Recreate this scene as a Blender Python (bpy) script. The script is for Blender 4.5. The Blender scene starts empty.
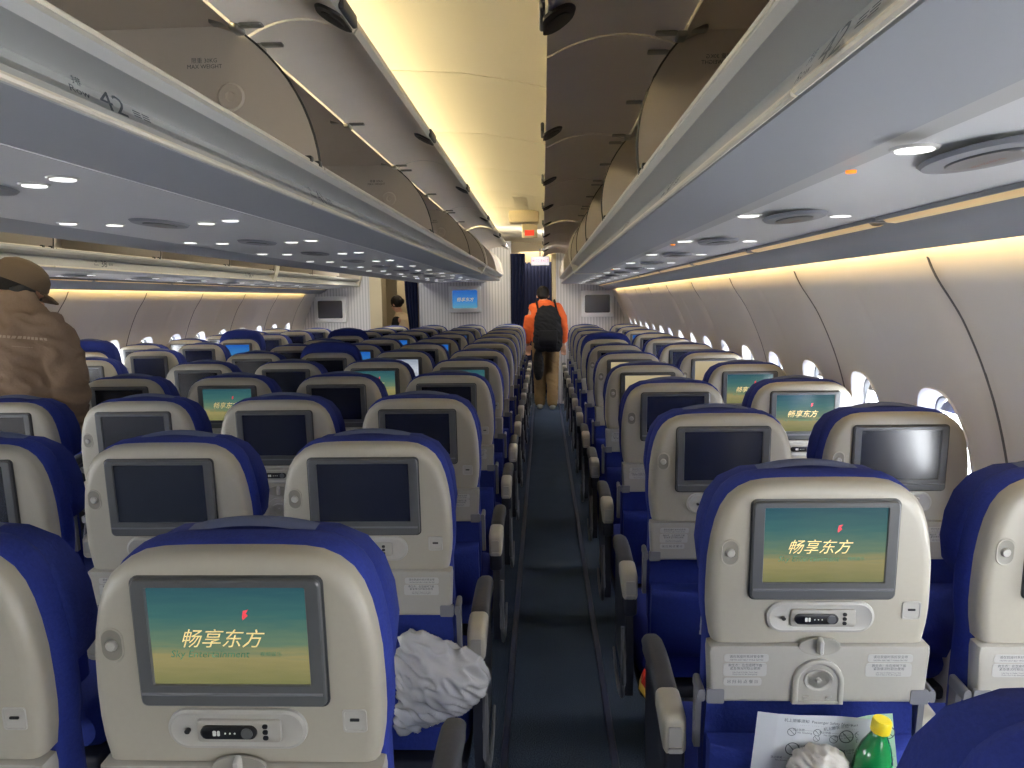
import bpy, bmesh, math, random
from mathutils import Vector, Matrix, noise
PI = math.pi
random.seed(7)
S = bpy.context.scene
COL = S.collection

# ------------------------------------------------------------------ camera
F = 798.0
H = 1.5
cam_d = bpy.data.cameras.new('camera'); cam = bpy.data.objects.new('camera', cam_d)
COL.objects.link(cam); S.camera = cam
cam_d.sensor_width = 36; cam_d.lens = F/1024*36; cam_d.clip_start = .02
ydir = Vector((31, 86, -F)).normalized()            # where the cabin axis runs, in camera axes
ROLL = math.radians(.6)
up = Vector((-math.sin(ROLL), math.cos(ROLL), 0))
up = (up - ydir*up.dot(ydir)).normalized()
xdir = ydir.cross(up)
R3 = Matrix((xdir, ydir, up))                       # rows: world axes in camera axes
cam.matrix_world = Matrix.Translation((0, 0, H)) @ R3.to_4x4()

# ------------------------------------------------------------------ world, exposure
S.view_settings.view_transform = 'Standard'; S.view_settings.look = 'None'
S.view_settings.exposure = 0.0; S.view_settings.gamma = 1.0
S.view_settings.use_curve_mapping = False
S.cycles.use_denoising = True
S.cycles.max_bounces = 8; S.cycles.diffuse_bounces = 5; S.cycles.transparent_max_bounces = 12
S.cycles.sample_clamp_indirect = 10
w = bpy.data.worlds.new('world'); S.world = w; w.use_nodes = True
w.node_tree.nodes['Background'].inputs[0].default_value = (.93, .96, 1, 1)
w.node_tree.nodes['Background'].inputs[1].default_value = 26.0

# ------------------------------------------------------------------ lamps (cove and galley lamps, plus added fill lamps)
def area(name, loc, sx, sy, power, color, rot=(0, 0, 0), spread=PI):
    l = bpy.data.lights.new(name, 'AREA'); l.shape = 'RECTANGLE'; l.size = sx; l.size_y = sy
    l.energy = power; l.color = color; l.spread = spread
    o = bpy.data.objects.new(name, l); COL.objects.link(o); o.location = loc; o.rotation_euler = rot
    return o
WARM = (1.0, .84, .56)
for (x0, side) in ((-.80, 1), (-1.46, -1)):         # tubes lying on the centre bins, washing the aisle ceilings
    area('cove_lamp', (x0, 5.2, 2.20), .10, 11.0, 185 if side == 1 else 100, WARM if side == 1 else (1, .9, .74), (0, math.radians(180-35*side), 0))
for s in (0, 1):                                    # strip over the window panels
    X = .921 if s == 0 else -2.26-.921
    area('window_cove_lamp', (X, 5.3, 1.642), .014, 11.0, 13.5, (1.0, .68, .25), (0, math.radians(-48 if s == 0 else 48), 0), math.radians(150))
# fill lamps added out of view behind the camera to brighten the seat backs
area('rear_fill_lamp', (.75, -1.2, 1.62), .5, .3, 16, (1, .95, .88), (math.radians(62), 0, 0))
area('rear_fill_lamp', (-2.3, -1.2, 2.0), 1.0, .4, 6, (1, .95, .88), (math.radians(62), 0, 0))
for x in (-.15, -2.1):                             # added fill, turned away from the camera, to brighten the bulkheads
    area('bulkhead_fill_lamp', (x, 9.45, 2.12), .5, .12, 13, (1, .97, .92), (math.radians(62), 0, 0))
area('galley_lamp', (-2.2, 12.0, 2.2), .5, .5, 5.0, (1, .8, .55))
area('galley_lamp', (-.1, 12.0, 2.2), .5, .5, 5, (1, .8, .55))

# ------------------------------------------------------------------ materials
def lin(c):
    c = c/255.0
    return c/12.92 if c <= .04045 else ((c+.055)/1.055)**2.4
def rgb(r, g, b): return (lin(r), lin(g), lin(b), 1)
def mat(name, col, rough=.5, spec=.5, metal=0, noise_amt=0, scale=40, bump=0, emit=None, es=0, trans=0, alpha=1):
    m = bpy.data.materials.new(name); m.use_nodes = True
    nt = m.node_tree; b = nt.nodes['Principled BSDF']
    b.inputs['Base Color'].default_value = col
    b.inputs['Roughness'].default_value = rough
    b.inputs['Specular IOR Level'].default_value = spec
    b.inputs['Metallic'].default_value = metal
    b.inputs['Transmission Weight'].default_value = trans
    b.inputs['Alpha'].default_value = alpha
    if emit:
        b.inputs['Emission Color'].default_value = emit; b.inputs['Emission Strength'].default_value = es
    if noise_amt or bump:
        tc = nt.nodes.new('ShaderNodeTexCoord'); n = nt.nodes.new('ShaderNodeTexNoise')
        n.inputs['Scale'].default_value = scale; n.inputs['Detail'].default_value = 4
        nt.links.new(tc.outputs['Object'], n.inputs['Vector'])
        if noise_amt:
            mx = nt.nodes.new('ShaderNodeMix'); mx.data_type = 'RGBA'
            mx.inputs['A'].default_value = tuple(c*(1-noise_amt) for c in col[:3])+(1,)
            mx.inputs['B'].default_value = tuple(min(1, c*(1+noise_amt)) for c in col[:3])+(1,)
            nt.links.new(n.outputs['Fac'], mx.inputs['Factor']); nt.links.new(mx.outputs['Result'], b.inputs['Base Color'])
        if bump:
            bp = nt.nodes.new('ShaderNodeBump'); bp.inputs['Strength'].default_value = bump; bp.inputs['Distance'].default_value = .004
            nt.links.new(n.outputs['Fac'], bp.inputs['Height']); nt.links.new(bp.outputs['Normal'], b.inputs['Normal'])
    return m
M = {}
M['shell'] = mat('shell plastic', rgb(164, 160, 148), .38, .5, 0, .03, 120)
M['tray'] = mat('tray plastic', rgb(160, 158, 151), .42, .5, 0, .03, 120)
M['light'] = mat('pale plastic', rgb(172, 171, 166), .35)
M['bracket'] = mat('grey bracket', rgb(116, 118, 124), .4)
M['bezel'] = mat('grey bezel', rgb(92, 94, 96), .32, .5, .2)
M['bezel_dark'] = mat('dark bezel gap', rgb(48, 50, 53), .4)
M['screen_off'] = mat('dark screen glass', rgb(34, 38, 50), .2, 1.0)
M['blue'] = mat('blue fabric', rgb(40, 55, 136), .85, .25, 0, .18, 160, .35)
M['blue2'] = mat('deep blue fabric', rgb(36, 50, 124), .85, .25, 0, .18, 160, .35)
M['cover'] = mat('pale headrest cloth', rgb(96, 106, 140), .9, .2, 0, .05, 90, .2)
M['pad'] = mat('charcoal arm pad', rgb(66, 68, 74), .5, .4, 0, .05, 100, .1)
M['cap'] = mat('cream arm cap', rgb(186, 182, 168), .4)
M['dark'] = mat('dark navy plastic', rgb(34, 38, 52), .5)
M['metal'] = mat('seat frame metal', rgb(150, 152, 155), .35, .5, .8)
M['black'] = mat('black plastic', rgb(22, 23, 26), .35)
M['hookwell'] = mat('hook well', rgb(128, 126, 118), .4)
M['hole'] = mat('recess plastic', rgb(150, 148, 140), .4)
M['paper'] = mat('printed paper', rgb(190, 194, 199), .8, .2, 0, .02, 30)
M['ink'] = mat('grey ink', rgb(90, 94, 100), .8, .1)
M['placard'] = mat('placard', rgb(176, 176, 174), .5)
M['binbelly'] = mat('bin belly plastic', rgb(146, 149, 154), .45, .4, 0, .02, 8)
M['binfascia'] = mat('bin fascia plastic', rgb(164, 165, 163), .4, .5, 0, .02, 10)
M['bininside'] = mat('bin lining taupe', rgb(186, 177, 164), .6, .3, 0, .04, 6)
M['door'] = mat('bin door lining', rgb(222, 214, 202), .55, .35, 0, .05, 5)
M['doorskin'] = mat('bin door skin', rgb(200, 198, 192), .4)
M['trim'] = mat('cream edge trim', rgb(206, 200, 184), .3)
M['steel'] = mat('hinge steel', rgb(150, 148, 140), .35, .5, .7)
M['seal'] = mat('rubber seal', rgb(46, 44, 42), .6)
M['ceiling'] = mat('ceiling panel', rgb(234, 230, 216), .6, .3)
M['psu'] = mat('service panel plastic', rgb(200, 200, 200), .4)
M['psu_dark'] = mat('service oval', rgb(128, 130, 136), .4)
M['rlight'] = mat('reading light', (1, 1, 1, 1), .4, emit=(1, 1, .96, 1), es=1.6)
M['orange'] = mat('orange call light', rgb(240, 140, 40), .4, emit=rgb(250, 140, 30), es=.9)
M['red'] = mat('red lamp', rgb(220, 60, 40), .4, emit=rgb(230, 70, 50), es=.5)
M['strip'] = mat('warm strip diffuser', rgb(214, 188, 140), .4, emit=rgb(214, 178, 120), es=.42)
M['wallp'] = mat('sidewall plastic', rgb(218, 214, 209), .5, .35, 0, .02, 6)
M['seam'] = mat('panel seam', rgb(96, 95, 97), .6)
M['winframe'] = mat('window reveal', rgb(225, 226, 230), .4)
M['gasket'] = mat('window gasket', rgb(120, 124, 130), .5)
M['rail'] = mat('seat track cover', rgb(52, 60, 92), .45)
M['curtain'] = mat('navy curtain', rgb(26, 32, 62), .9, .2, 0, .12, 60, .3)
M['cream'] = mat('cream partition', rgb(205, 192, 160), .5)
M['white'] = mat('white plastic', rgb(225, 226, 226), .4)

def stripes(name, a, b_, scale, axis='X'):
    m = mat(name, a, .6); nt = m.node_tree; b = nt.nodes['Principled BSDF']
    tc = nt.nodes.new('ShaderNodeTexCoord'); wv = nt.nodes.new('ShaderNodeTexWave')
    wv.bands_direction = axis; wv.inputs['Scale'].default_value = scale; wv.inputs['Distortion'].default_value = 0
    cr = nt.nodes.new('ShaderNodeValToRGB'); cr.color_ramp.elements[0].color = b_; cr.color_ramp.elements[0].position = .1
    cr.color_ramp.elements[1].color = a; cr.color_ramp.elements[1].position = .45
    nt.links.new(tc.outputs['Object'], wv.inputs['Vector']); nt.links.new(wv.outputs['Fac'], cr.inputs[0])
    nt.links.new(cr.outputs[0], b.inputs['Base Color']); return m
M['bulk'] = stripes('ribbed bulkhead', rgb(214, 214, 216), rgb(184, 184, 188), 7.5)
def carpet():
    m = mat('navy carpet', rgb(26, 34, 44), .95, .1); nt = m.node_tree; b = nt.nodes['Principled BSDF']
    tc = nt.nodes.new('ShaderNodeTexCoord')
    n1 = nt.nodes.new('ShaderNodeTexNoise'); n1.inputs['Scale'].default_value = 260; n1.inputs['Detail'].default_value = 3
    n2 = nt.nodes.new('ShaderNodeTexNoise'); n2.inputs['Scale'].default_value = 5
    nt.links.new(tc.outputs['Object'], n1.inputs['Vector']); nt.links.new(tc.outputs['Object'], n2.inputs['Vector'])
    cr = nt.nodes.new('ShaderNodeValToRGB'); e = cr.color_ramp.elements
    e[0].position = .38; e[0].color = rgb(38, 50, 70); e[1].position = .66; e[1].color = rgb(104, 120, 144)
    nt.links.new(n1.outputs['Fac'], cr.inputs[0])
    mx = nt.nodes.new('ShaderNodeMix'); mx.data_type = 'RGBA'; mx.blend_type = 'MULTIPLY'; mx.inputs['Factor'].default_value = .35
    nt.links.new(cr.outputs[0], mx.inputs['A']); nt.links.new(n2.outputs['Fac'], mx.inputs['B'])
    nt.links.new(mx.outputs['Result'], b.inputs['Base Color'])
    bp = nt.nodes.new('ShaderNodeBump'); bp.inputs['Strength'].default_value = .6; bp.inputs['Distance'].default_value = .004
    nt.links.new(n1.outputs['Fac'], bp.inputs['Height']); nt.links.new(bp.outputs['Normal'], b.inputs['Normal'])
    return m
M['carpet'] = carpet()
def screen_mat(name, stops, strength, streak=0):
    """a lit picture running in bands from top to bottom of the screen"""
    m = mat(name, rgb(20, 24, 30), .18, .5); nt = m.node_tree; b = nt.nodes['Principled BSDF']
    tc = nt.nodes.new('ShaderNodeTexCoord'); sp = nt.nodes.new('ShaderNodeSeparateXYZ')
    nt.links.new(tc.outputs['Generated'], sp.inputs[0])
    cr = nt.nodes.new('ShaderNodeValToRGB'); e = cr.color_ramp.elements
    while len(e) < len(stops): e.new(.5)
    for k, (p, c) in enumerate(stops): e[k].position = p; e[k].color = c
    src = sp.outputs['Z']
    if streak:
        mp = nt.nodes.new('ShaderNodeMapping'); mp.inputs['Scale'].default_value = (1.5, 1, 9)
        n = nt.nodes.new('ShaderNodeTexNoise'); n.inputs['Scale'].default_value = 2.2; n.inputs['Detail'].default_value = 3
        nt.links.new(tc.outputs['Generated'], mp.inputs[0]); nt.links.new(mp.outputs[0], n.inputs['Vector'])
        ma = nt.nodes.new('ShaderNodeMath'); ma.operation = 'MULTIPLY_ADD'; ma.inputs[1].default_value = streak; 
        nt.links.new(n.outputs['Fac'], ma.inputs[0]); nt.links.new(src, ma.inputs[2])
        mb = nt.nodes.new('ShaderNodeMath'); mb.operation = 'SUBTRACT'; mb.inputs[1].default_value = streak*.5
        nt.links.new(ma.outputs[0], mb.inputs[0]); src = mb.outputs[0]
    nt.links.new(src, cr.inputs[0]); nt.links.new(cr.outputs[0], b.inputs['Emission Color'])
    b.inputs['Emission Strength'].default_value = strength
    return m
M['welcome'] = screen_mat('welcome picture', [(0, rgb(128, 128, 80)), (.28, rgb(158, 148, 98)), (.42, rgb(108, 132, 104)), (.7, rgb(64, 110, 106)), (1, rgb(46, 88, 98))], .85, .22)
M['beige_s'] = screen_mat('beige picture', [(0, rgb(190, 168, 120)), (1, rgb(205, 190, 150))], .75)
M['blue_s'] = screen_mat('blue map picture', [(0, rgb(90, 150, 170)), (.35, rgb(60, 130, 190)), (1, rgb(30, 90, 175))], .9, .2)
M['white_s'] = screen_mat('white picture', [(0, rgb(150, 155, 165)), (.5, rgb(205, 212, 222)), (1, rgb(150, 160, 175))], .8, .5)
M['s_text'] = mat('cream lettering', rgb(225, 200, 140), .5, emit=rgb(225, 198, 135), es=.62)
M['s_text2'] = mat('green lettering', rgb(60, 110, 80), .5, emit=rgb(50, 96, 78), es=.6)
M['s_red'] = mat('red bird mark', rgb(200, 60, 70), .5, emit=rgb(205, 60, 70), es=.8)

# ------------------------------------------------------------------ mesh helpers
def tag(o, label=None, cat=None, group=None, kind=None):
    if label: o['label'] = label
    if cat: o['category'] = cat
    if group: o['group'] = group
    if kind: o['kind'] = kind
    return o
def empty(name, loc, label, cat, group=None, rz=0):
    o = bpy.data.objects.new(name, None); COL.objects.link(o); o.location = loc; o.rotation_euler.z = rz
    o.empty_display_size = .05
    return tag(o, label, cat, group)
def link(name, me, parent=None, label=None):
    o = bpy.data.objects.new(name, me); COL.objects.link(o)
    if parent: o.parent = parent
    if label: o['label'] = label
    return o
class MB:
    def __init__(s): s.v = []; s.f = []; s.mi = []; s.cur = 0
    def loft(s, rings, c0=True, c1=True, closed=True):
        b = len(s.v); n = len(rings[0])
        for r in rings: s.v += [tuple(p) for p in r]
        for k in range(len(rings)-1):
            for i in range(n if closed else n-1):
                j = (i+1) % n
                s.f.append((b+k*n+i, b+k*n+j, b+(k+1)*n+j, b+(k+1)*n+i)); s.mi.append(s.cur)
        if c0: s.f.append(tuple(b+i for i in range(n))[::-1]); s.mi.append(s.cur)
        if c1: s.f.append(tuple(b+(len(rings)-1)*n+i for i in range(n))); s.mi.append(s.cur)
        return s
    def quad(s, *p):
        b = len(s.v); s.v += [tuple(q) for q in p]; s.f.append(tuple(range(b, b+len(p)))); s.mi.append(s.cur); return s
    def box(s, c, d, r=0):
        x, y, z = c; a, b_, h = d[0]/2, d[1]/2, d[2]/2
        r = min(r, a, b_, h)
        if r <= 0:
            s.loft([[(x-a, y-b_, z-h), (x+a, y-b_, z-h), (x+a, y+b_, z-h), (x-a, y+b_, z-h)], [(x-a, y-b_, z+h), (x+a, y-b_, z+h), (x+a, y+b_, z+h), (x-a, y+b_, z+h)]])
        else:
            rings = []
            for t in (0, 30, 60, 90): rings.append((r*(1-math.sin(math.radians(t))), -h+r*(1-math.cos(math.radians(t)))))
            prof = [(i_, z_) for i_, z_ in rings] + [(i_, -z_) for i_, z_ in rings[::-1]]
            s.loft([[(x+p[0], y+p[1], z+zz) for p in rr(2*(a-i_), 2*(b_-i_), r*1.0 if True else 0)] for i_, zz in prof])
        return s
    def tube(s, pts, rad, n=8, caps=True):
        pts = [Vector(p) for p in pts]; rings = []
        for i, p in enumerate(pts):
            d = (pts[min(i+1, len(pts)-1)]-pts[max(i-1, 0)]).normalized()
            a = Vector((0, 0, 1)) if abs(d.z) < .9 else Vector((1, 0, 0))
            u = d.cross(a).normalized(); vv = d.cross(u)
            r = rad[i] if isinstance(rad, (list, tuple)) else rad
            rings.append([p+(u*math.cos(2*PI*k/n)+vv*math.sin(2*PI*k/n))*r for k in range(n)])
        return s.loft(rings, caps, caps)
    def map(s, fn): s.v = [tuple(fn(*p)) for p in s.v]; return s
    def mesh(s, name, mats, smooth=True, angle=35):
        me = bpy.data.meshes.new(name); me.from_pydata(s.v, [], s.f)
        if not isinstance(mats, (list, tuple)): mats = [mats]
        for m in mats: me.materials.append(M[m] if isinstance(m, str) else m)
        for p, i in zip(me.polygons, s.mi): p.material_index = i
        bm = bmesh.new(); bm.from_mesh(me); bmesh.ops.recalc_face_normals(bm, faces=bm.faces)
        if smooth:
            for f in bm.faces: f.smooth = True
            for e in bm.edges:
                if len(e.link_faces) == 2 and e.calc_face_angle(0) > math.radians(angle): e.smooth = False
        bm.to_mesh(me); bm.free(); me.update()
        return me
def rr(wd, ht, r, n=4, cx=0, cy=0):
    """rounded rectangle outline"""
    r = min(r, wd/2-1e-5, ht/2-1e-5); out = []
    for (sx, sy, a0) in ((1, 1, 0), (-1, 1, 90), (-1, -1, 180), (1, -1, 270)):
        for k in range(n+1):
            a = math.radians(a0+90*k/n)
            out.append((cx+sx*(wd/2-r)+r*math.cos(a), cy+sy*(ht/2-r)+r*math.sin(a)))
    return out
_txt = {}
def text_mesh(body, size, m, shear=0, align='CENTER', ext=0, space=1):
    """lettering as a flat mesh in its own XY plane, origin at its middle"""
    key = (body, size, m, shear, ext)
    if key in _txt: return _txt[key]
    c = bpy.data.curves.new('lettering', 'FONT'); c.body = body; c.size = size; c.shear = shear; c.resolution_u = 2
    c.offset = 0
    c.align_x = align; c.align_y = 'CENTER'; c.extrude = ext; c.space_character = space
    o = bpy.data.objects.new('lettering', c); COL.objects.link(o)
    dg = bpy.context.evaluated_depsgraph_get(); me = bpy.data.meshes.new_from_object(o.evaluated_get(dg))
    bpy.data.objects.remove(o); bpy.data.curves.remove(c)
    me.materials.clear(); me.materials.append(M[m]); _txt[key] = me
    return me
def remap(me, fn, name='lettering'):
    m2 = me.copy(); m2.name = name
    for v in m2.vertices: v.co = fn(*v.co)
    return m2
def join_meshes(name, mes, mats):
    """several flat meshes as one, with material slots"""
    b = MB()
    for me, k in mes:
        o = len(b.v); b.v += [tuple(v.co) for v in me.vertices]
        for p in me.polygons: b.f.append(tuple(o+i for i in p.vertices)); b.mi.append(k)
    me = bpy.data.meshes.new(name); me.from_pydata(b.v, [], b.f)
    for m in mats: me.materials.append(M[m])
    for p, i in zip(me.polygons, b.mi): p.material_index = i
    return me

# ------------------------------------------------------------------ shell of the cabin
CX = -1.13                                         # the cabin's middle
def mir(x): return 2*CX-x
Y0, Y1 = -2.8, 11.3
def struct(name, me, parent=None):
    o = link(name, me, parent)
    if not parent: o['kind'] = 'structure'
    return o
b = MB(); b.quad((-3.9, Y0, 0), (1.45, Y0, 0), (1.45, 14, 0), (-3.9, 14, 0)); struct('floor', b.mesh('floor', 'carpet', False))
# seat tracks along the aisles
k = 0
for xs in ((-.142, .218), (mir(-.142), mir(.218))):
    for x in xs:
        k += 1; b = MB()
        b.loft([[(x-.013, Y0, 0), (x-.009, Y0, .006), (x+.009, Y0, .006), (x+.013, Y0, 0)], [(x-.013, Y1, 0), (x-.009, Y1, .006), (x+.009, Y1, .006), (x+.013, Y1, 0)]])
        struct('trim_%d' % k, b.mesh('seat_track', 'rail', False))

# side walls: moulded panels, two windows to a panel
WP = [(.99, 1.71), (.972, 1.66), (.953, 1.605), (1.015, 1.51), (1.075, 1.405), (1.145, 1.235), (1.19, 1.06), (1.22, .85), (1.225, .55), (1.20, .25), (1.15, 0)]
def wx(z):
    for (xa, za), (xb, zb) in zip(WP, WP[1:]):
        if zb <= z <= za: return xa+(xb-xa)*(za-z)/(za-zb)
    return WP[0][0] if z > 1.7 else WP[-1][0]
_zs = [i*.02 for i in range(0, 87)]
_sm = {}
def wxs(z):                                        # smoothed profile
    return sum(wx(min(1.7, max(0.001, z+d))) for d in (-.08, -.05, -.02, 0, .02, .05, .08))/7 if z < 1.6 else wx(z)*.6+.4*sum(wx(min(1.7, z+d)) for d in (-.05, 0, .05))/3
WS = .545                                         # window pitch
W0 = 2.10-2*WS*4                                   # first panel joint
def ridge(y):
    t = ((y-W0)/(2*WS)) % 1.0; d = min(t, 1-t)*2*WS; e = abs(t-.5)*2*WS
    return -.020*math.exp(-(d/.06)**2) - .006*math.exp(-(e/.035)**2) + .014*math.sin(PI*t)**.7
def WW(y, z): return (wxs(z)-ridge(y)*min(1, max(0, (1.66-z)/.22)), y, z)
NW = 24
ZA, ZB = .73, 1.29
ZC = 1.015
win_c = [W0+WS*(i+.5) for i in range(NW) if W0+WS*(i+.5) < Y1-.25]
def oval(t, a, b_, p=2.6):
    c, s_ = math.cos(t), math.sin(t)
    return (a*abs(c)**(2/p)*(1 if c >= 0 else -1), b_*abs(s_)**(2/p)*(1 if s_ >= 0 else -1))
def build_wall(m):                                 # m maps x
    b = MB(); b.cur = 0
    ys = []
    y = Y0
    while y < Y1+.02: ys.append(y); y += WS/24
    ys = [y for y in ys] + [Y1+.02]
    for (z0, z1, n) in ((0.001, ZA, 10), (ZB, 1.70, 18)):
        rings = [[(m(WW(y, z0+(z1-z0)*i/n)[0]), y, z0+(z1-z0)*i/n) for i in range(n+1)] for y in ys]
        b.loft(rings, False, False, False)
    N = 48
    for yc in win_c:
        if yc < -1.6: continue
        rings = []
        for t in (0, .06, .2, .45, .7, 1):
            r = []
            for k in range(N):
                th = 2*PI*k/N; oa = oval(th, .138, .205)
                c, s_ = math.cos(th), math.sin(th)
                q = min((WS/2)/abs(c) if abs(c) > 1e-6 else 9, ((ZB-ZA)/2)/abs(s_) if abs(s_) > 1e-6 else 9)
                ra = (c*q, s_*q)
                yy, zz = yc+oa[0]+(ra[0]-oa[0])*t, (ZC+oa[1])*(1-t)+t*((ZA+ZB)/2+ra[1])
                x = WW(yy, zz)[0]+(.004 if t == 0 else 0)
                r.append((m(x), yy, zz))
            rings.append(r)
        b.loft(rings, False, False)
        # square corners of the cell
        for sy in (-1, 1):
            for sz in (-1, 1):
                ang = math.atan2(sz*(ZB-ZA)/2, sy*WS/2); kk = ang/(2*PI/N)
                k0, k1 = math.floor(kk) % N, math.ceil(kk) % N
                cr = WW(yc+sy*WS/2, (ZA+ZB)/2+sz*(ZB-ZA)/2)
                b.quad(rings[-1][k0], (m(cr[0]), cr[1], cr[2]), rings[-1][k1])
    # last bit before the bulkhead and before the first window
    last = win_c[-1]+WS/2
    first = min(y for y in win_c if y > -1.6)-WS/2
    for (a, c) in ((last, Y1+.02), (Y0, W0), (W0, first)):
        yy = [a+(c-a)*i/24 for i in range(25)]
        b.loft([[(m(WW(y, ZA+(ZB-ZA)*i/8)[0]), y, ZA+(ZB-ZA)*i/8) for i in range(9)] for y in yy], False, False, False)
    for z in (ZA, ZB):                              # unseen strips added behind the panel joints to block light leaks
        b.loft([[(m(wxs(zz)+.022), y, zz) for zz in (z-.05, z-.02, z+.02, z+.05)] for y in (Y0, Y1)], False, False, False)
    b.cur = 1
    yb = W0
    while yb < Y1:
        if yb > Y0:
            zz = [.01+1.64*i/60 for i in range(61)]
            b.loft([[(m(WW(yb, z)[0]-.0035+q), yb+dy, z) for z in zz] for dy, q in ((-.006, .004), (-.004, 0), (.004, 0), (.006, .004))], False, False, False)
        yb += 2*WS
    me = b.mesh('sidewall', ['wallp', 'seam'], True, 60)
    sg = 1 if m(1) == 1 else -1
    bm = bmesh.new(); bm.from_mesh(me); bm.normal_update()
    bmesh.ops.reverse_faces(bm, faces=[f for f in bm.faces if f.normal.x*sg > 0])
    for e in bm.edges: e.smooth = True
    bm.to_mesh(me); bm.free(); me.update()
    ns = []
    for v in me.vertices:
        y, z = v.co.y, min(1.68, max(.02, v.co.z)); h_ = .006
        gy = (WW(y+h_, z)[0]-WW(y-h_, z)[0])/(2*h_); gz = (WW(y, z+h_)[0]-WW(y, z-h_)[0])/(2*h_)
        ns.append(Vector((-sg, gy, gz)).normalized())
    me.normals_split_custom_set_from_vertices(ns)
    return me
struct('wall_right', build_wall(lambda x: x))
struct('wall_left', build_wall(mir))
def window_mesh(m, yc):
    N = 48; fr = MB(); 
    def ring(a, b_, off): return [(m(wxs(ZC+oval(2*PI*k/N, a, b_)[1])-ridge(yc)+off), yc+oval(2*PI*k/N, a, b_)[0], ZC+oval(2*PI*k/N, a, b_)[1]) for k in range(N)]
    def ring0(a, b_, off):
        out = []
        for k in range(N):
            o = oval(2*PI*k/N, a, b_); out.append((m(WW(yc+o[0], ZC+o[1])[0]+off), yc+o[0], ZC+o[1]))
        return out
    fr.loft([ring0(.141, .208, .004), ring0(.137, .204, -.003), ring0(.131, .197, .004), ring(.123, .186, .022), ring(.118, .180, .040), ring(.116, .177, .041)], False, False)
    g = MB(); g.loft([ring(.118, .180, .038), ring(.113, .174, .038), ring(.111, .172, .044), ring(.110, .171, .055)], False, False)
    pn = MB(); pn.loft([ring(.118, .180, .056), ring(.118, .180, .059)])
    sh = MB()
    n = 9; top = []
    for i in range(n+1):
        z = 1.165-.0; yy = yc-.106+.212*i/n
        o = 1-abs((yy-yc)/.109)**2.6; zt = ZC+.170*max(0, o)**(1/2.6)
        x = wxs(1.14)-ridge(yc)+.046
        top.append(((m(x), yy, min(zt, ZC+.170)), (m(wxs(1.1)-ridge(yc)+.046), yy, min(zt, ZC+.125))))
    sh.loft([[t[0] for t in top], [t[1] for t in top]], False, False, False)
    return fr.mesh('window_frame', 'winframe'), g.mesh('gasket', 'gasket'), pn.mesh('pane', M['pane']), sh.mesh('window_shade', 'light')
pm = mat('window pane', (.9, .95, 1, 1), .05, .5, alpha=.12); M['pane'] = pm
nwin = 0
for side, m in (('r', lambda x: x), ('l', mir)):
    for yc in win_c:
        if side == 'l' and yc < 3.2: continue
        if side == 'r' and yc < 1.2: continue
        nwin += 1
        fr, g, pn, sh = window_mesh(m, yc)
        o = struct('window_%d' % nwin, fr)
        link('gasket', g, o); link('pane', pn, o); link('window_shade', sh, o)
# wall below windows near camera cut-outs are closed by the panels themselves

# ceilings over the aisles: shallow arch panels
def ceil_mesh(m):
    P = [(-.98, 2.20), (-.90, 2.30), (-.75, 2.345), (-.55, 2.36), (-.3, 2.345), (-.1, 2.31), (.1, 2.265), (.3, 2.21), (.5, 2.16)]
    b = MB(); ys = []; k = 0
    edges = [Y0]+[3.1+1.12*i for i in range(-3, 8) if -1.6 < 3.1+1.12*i < Y1]+[12.9]
    for a, c in zip(edges, edges[1:]):
        a2, c2 = a+.006, c-.006
        rings = [(a2, .018), (a2, .002), (a2+.008, 0), (c2-.008, 0), (c2, .002), (c2, .018)]
        b.loft([[(m(x), y, z+dz) for x, z in P] for y, dz in rings], False, False, False)
    me = b.mesh('ceiling', 'ceiling')
    return me
struct('ceiling', ceil_mesh(lambda x: x)); 
struct('ceiling', ceil_mesh(mir))
b = MB(); b.quad((-4, Y0, 2.40), (1.6, Y0, 2.40), (1.6, 14, 2.40), (-4, 14, 2.40)); struct('ceiling', b.mesh('upper_deck', 'seam', False))
# outer skin above the window panels keeps daylight out
for m in (lambda x: x, mir):
    b = MB(); b.loft([[(m(x), y, z) for x, z in ((.93, 1.69), (1.12, 1.75), (1.15, 2.1), (.9, 2.4))] for y in (Y0, 14)], False, False, False)
    struct('trim_%d' % (k := k+1), b.mesh('upper_skin', 'seam'))

# ------------------------------------------------------------------ service panel rails, valance
def rail_mesh(pts, mname, y0=Y0, y1=Y1-.01, m=lambda x: x, th=.012):
    b = MB(); top = [(x, z+th) for x, z in pts][::-1]
    ring = [(m(x), z) for x, z in pts]+[(m(x), z) for x, z in top]
    b.loft([[(x, y, z) for x, z in ring] for y in (y0, y1)])
    return b.mesh('rail', mname)
tn = k
for m in (lambda x: x, mir):
    tn += 1; struct('trim_%d' % tn, rail_mesh([(.440, 1.692), (.46, 1.694), (.58, 1.682), (.765, 1.672)], 'psu', m=m))
    tn += 1; struct('trim_%d' % tn, rail_mesh([(.800, 1.660), (.810, 1.646), (.84, 1.632), (.875, 1.612), (.896, 1.602), (.906, 1.606), (.909, 1.630), (.909, 1.660)], 'binbelly', m=m, th=.02))
tn += 1
b = MB(); ring = [(-.80, 1.738), (-1.46, 1.738), (-1.46, 1.755), (-.80, 1.755)]
b.loft([[(x, y, z) for x, z in ring] for y in (Y0, Y1-.01)]); struct('trim_%d' % tn, b.mesh('centre_service_rail', 'psu'))

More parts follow.
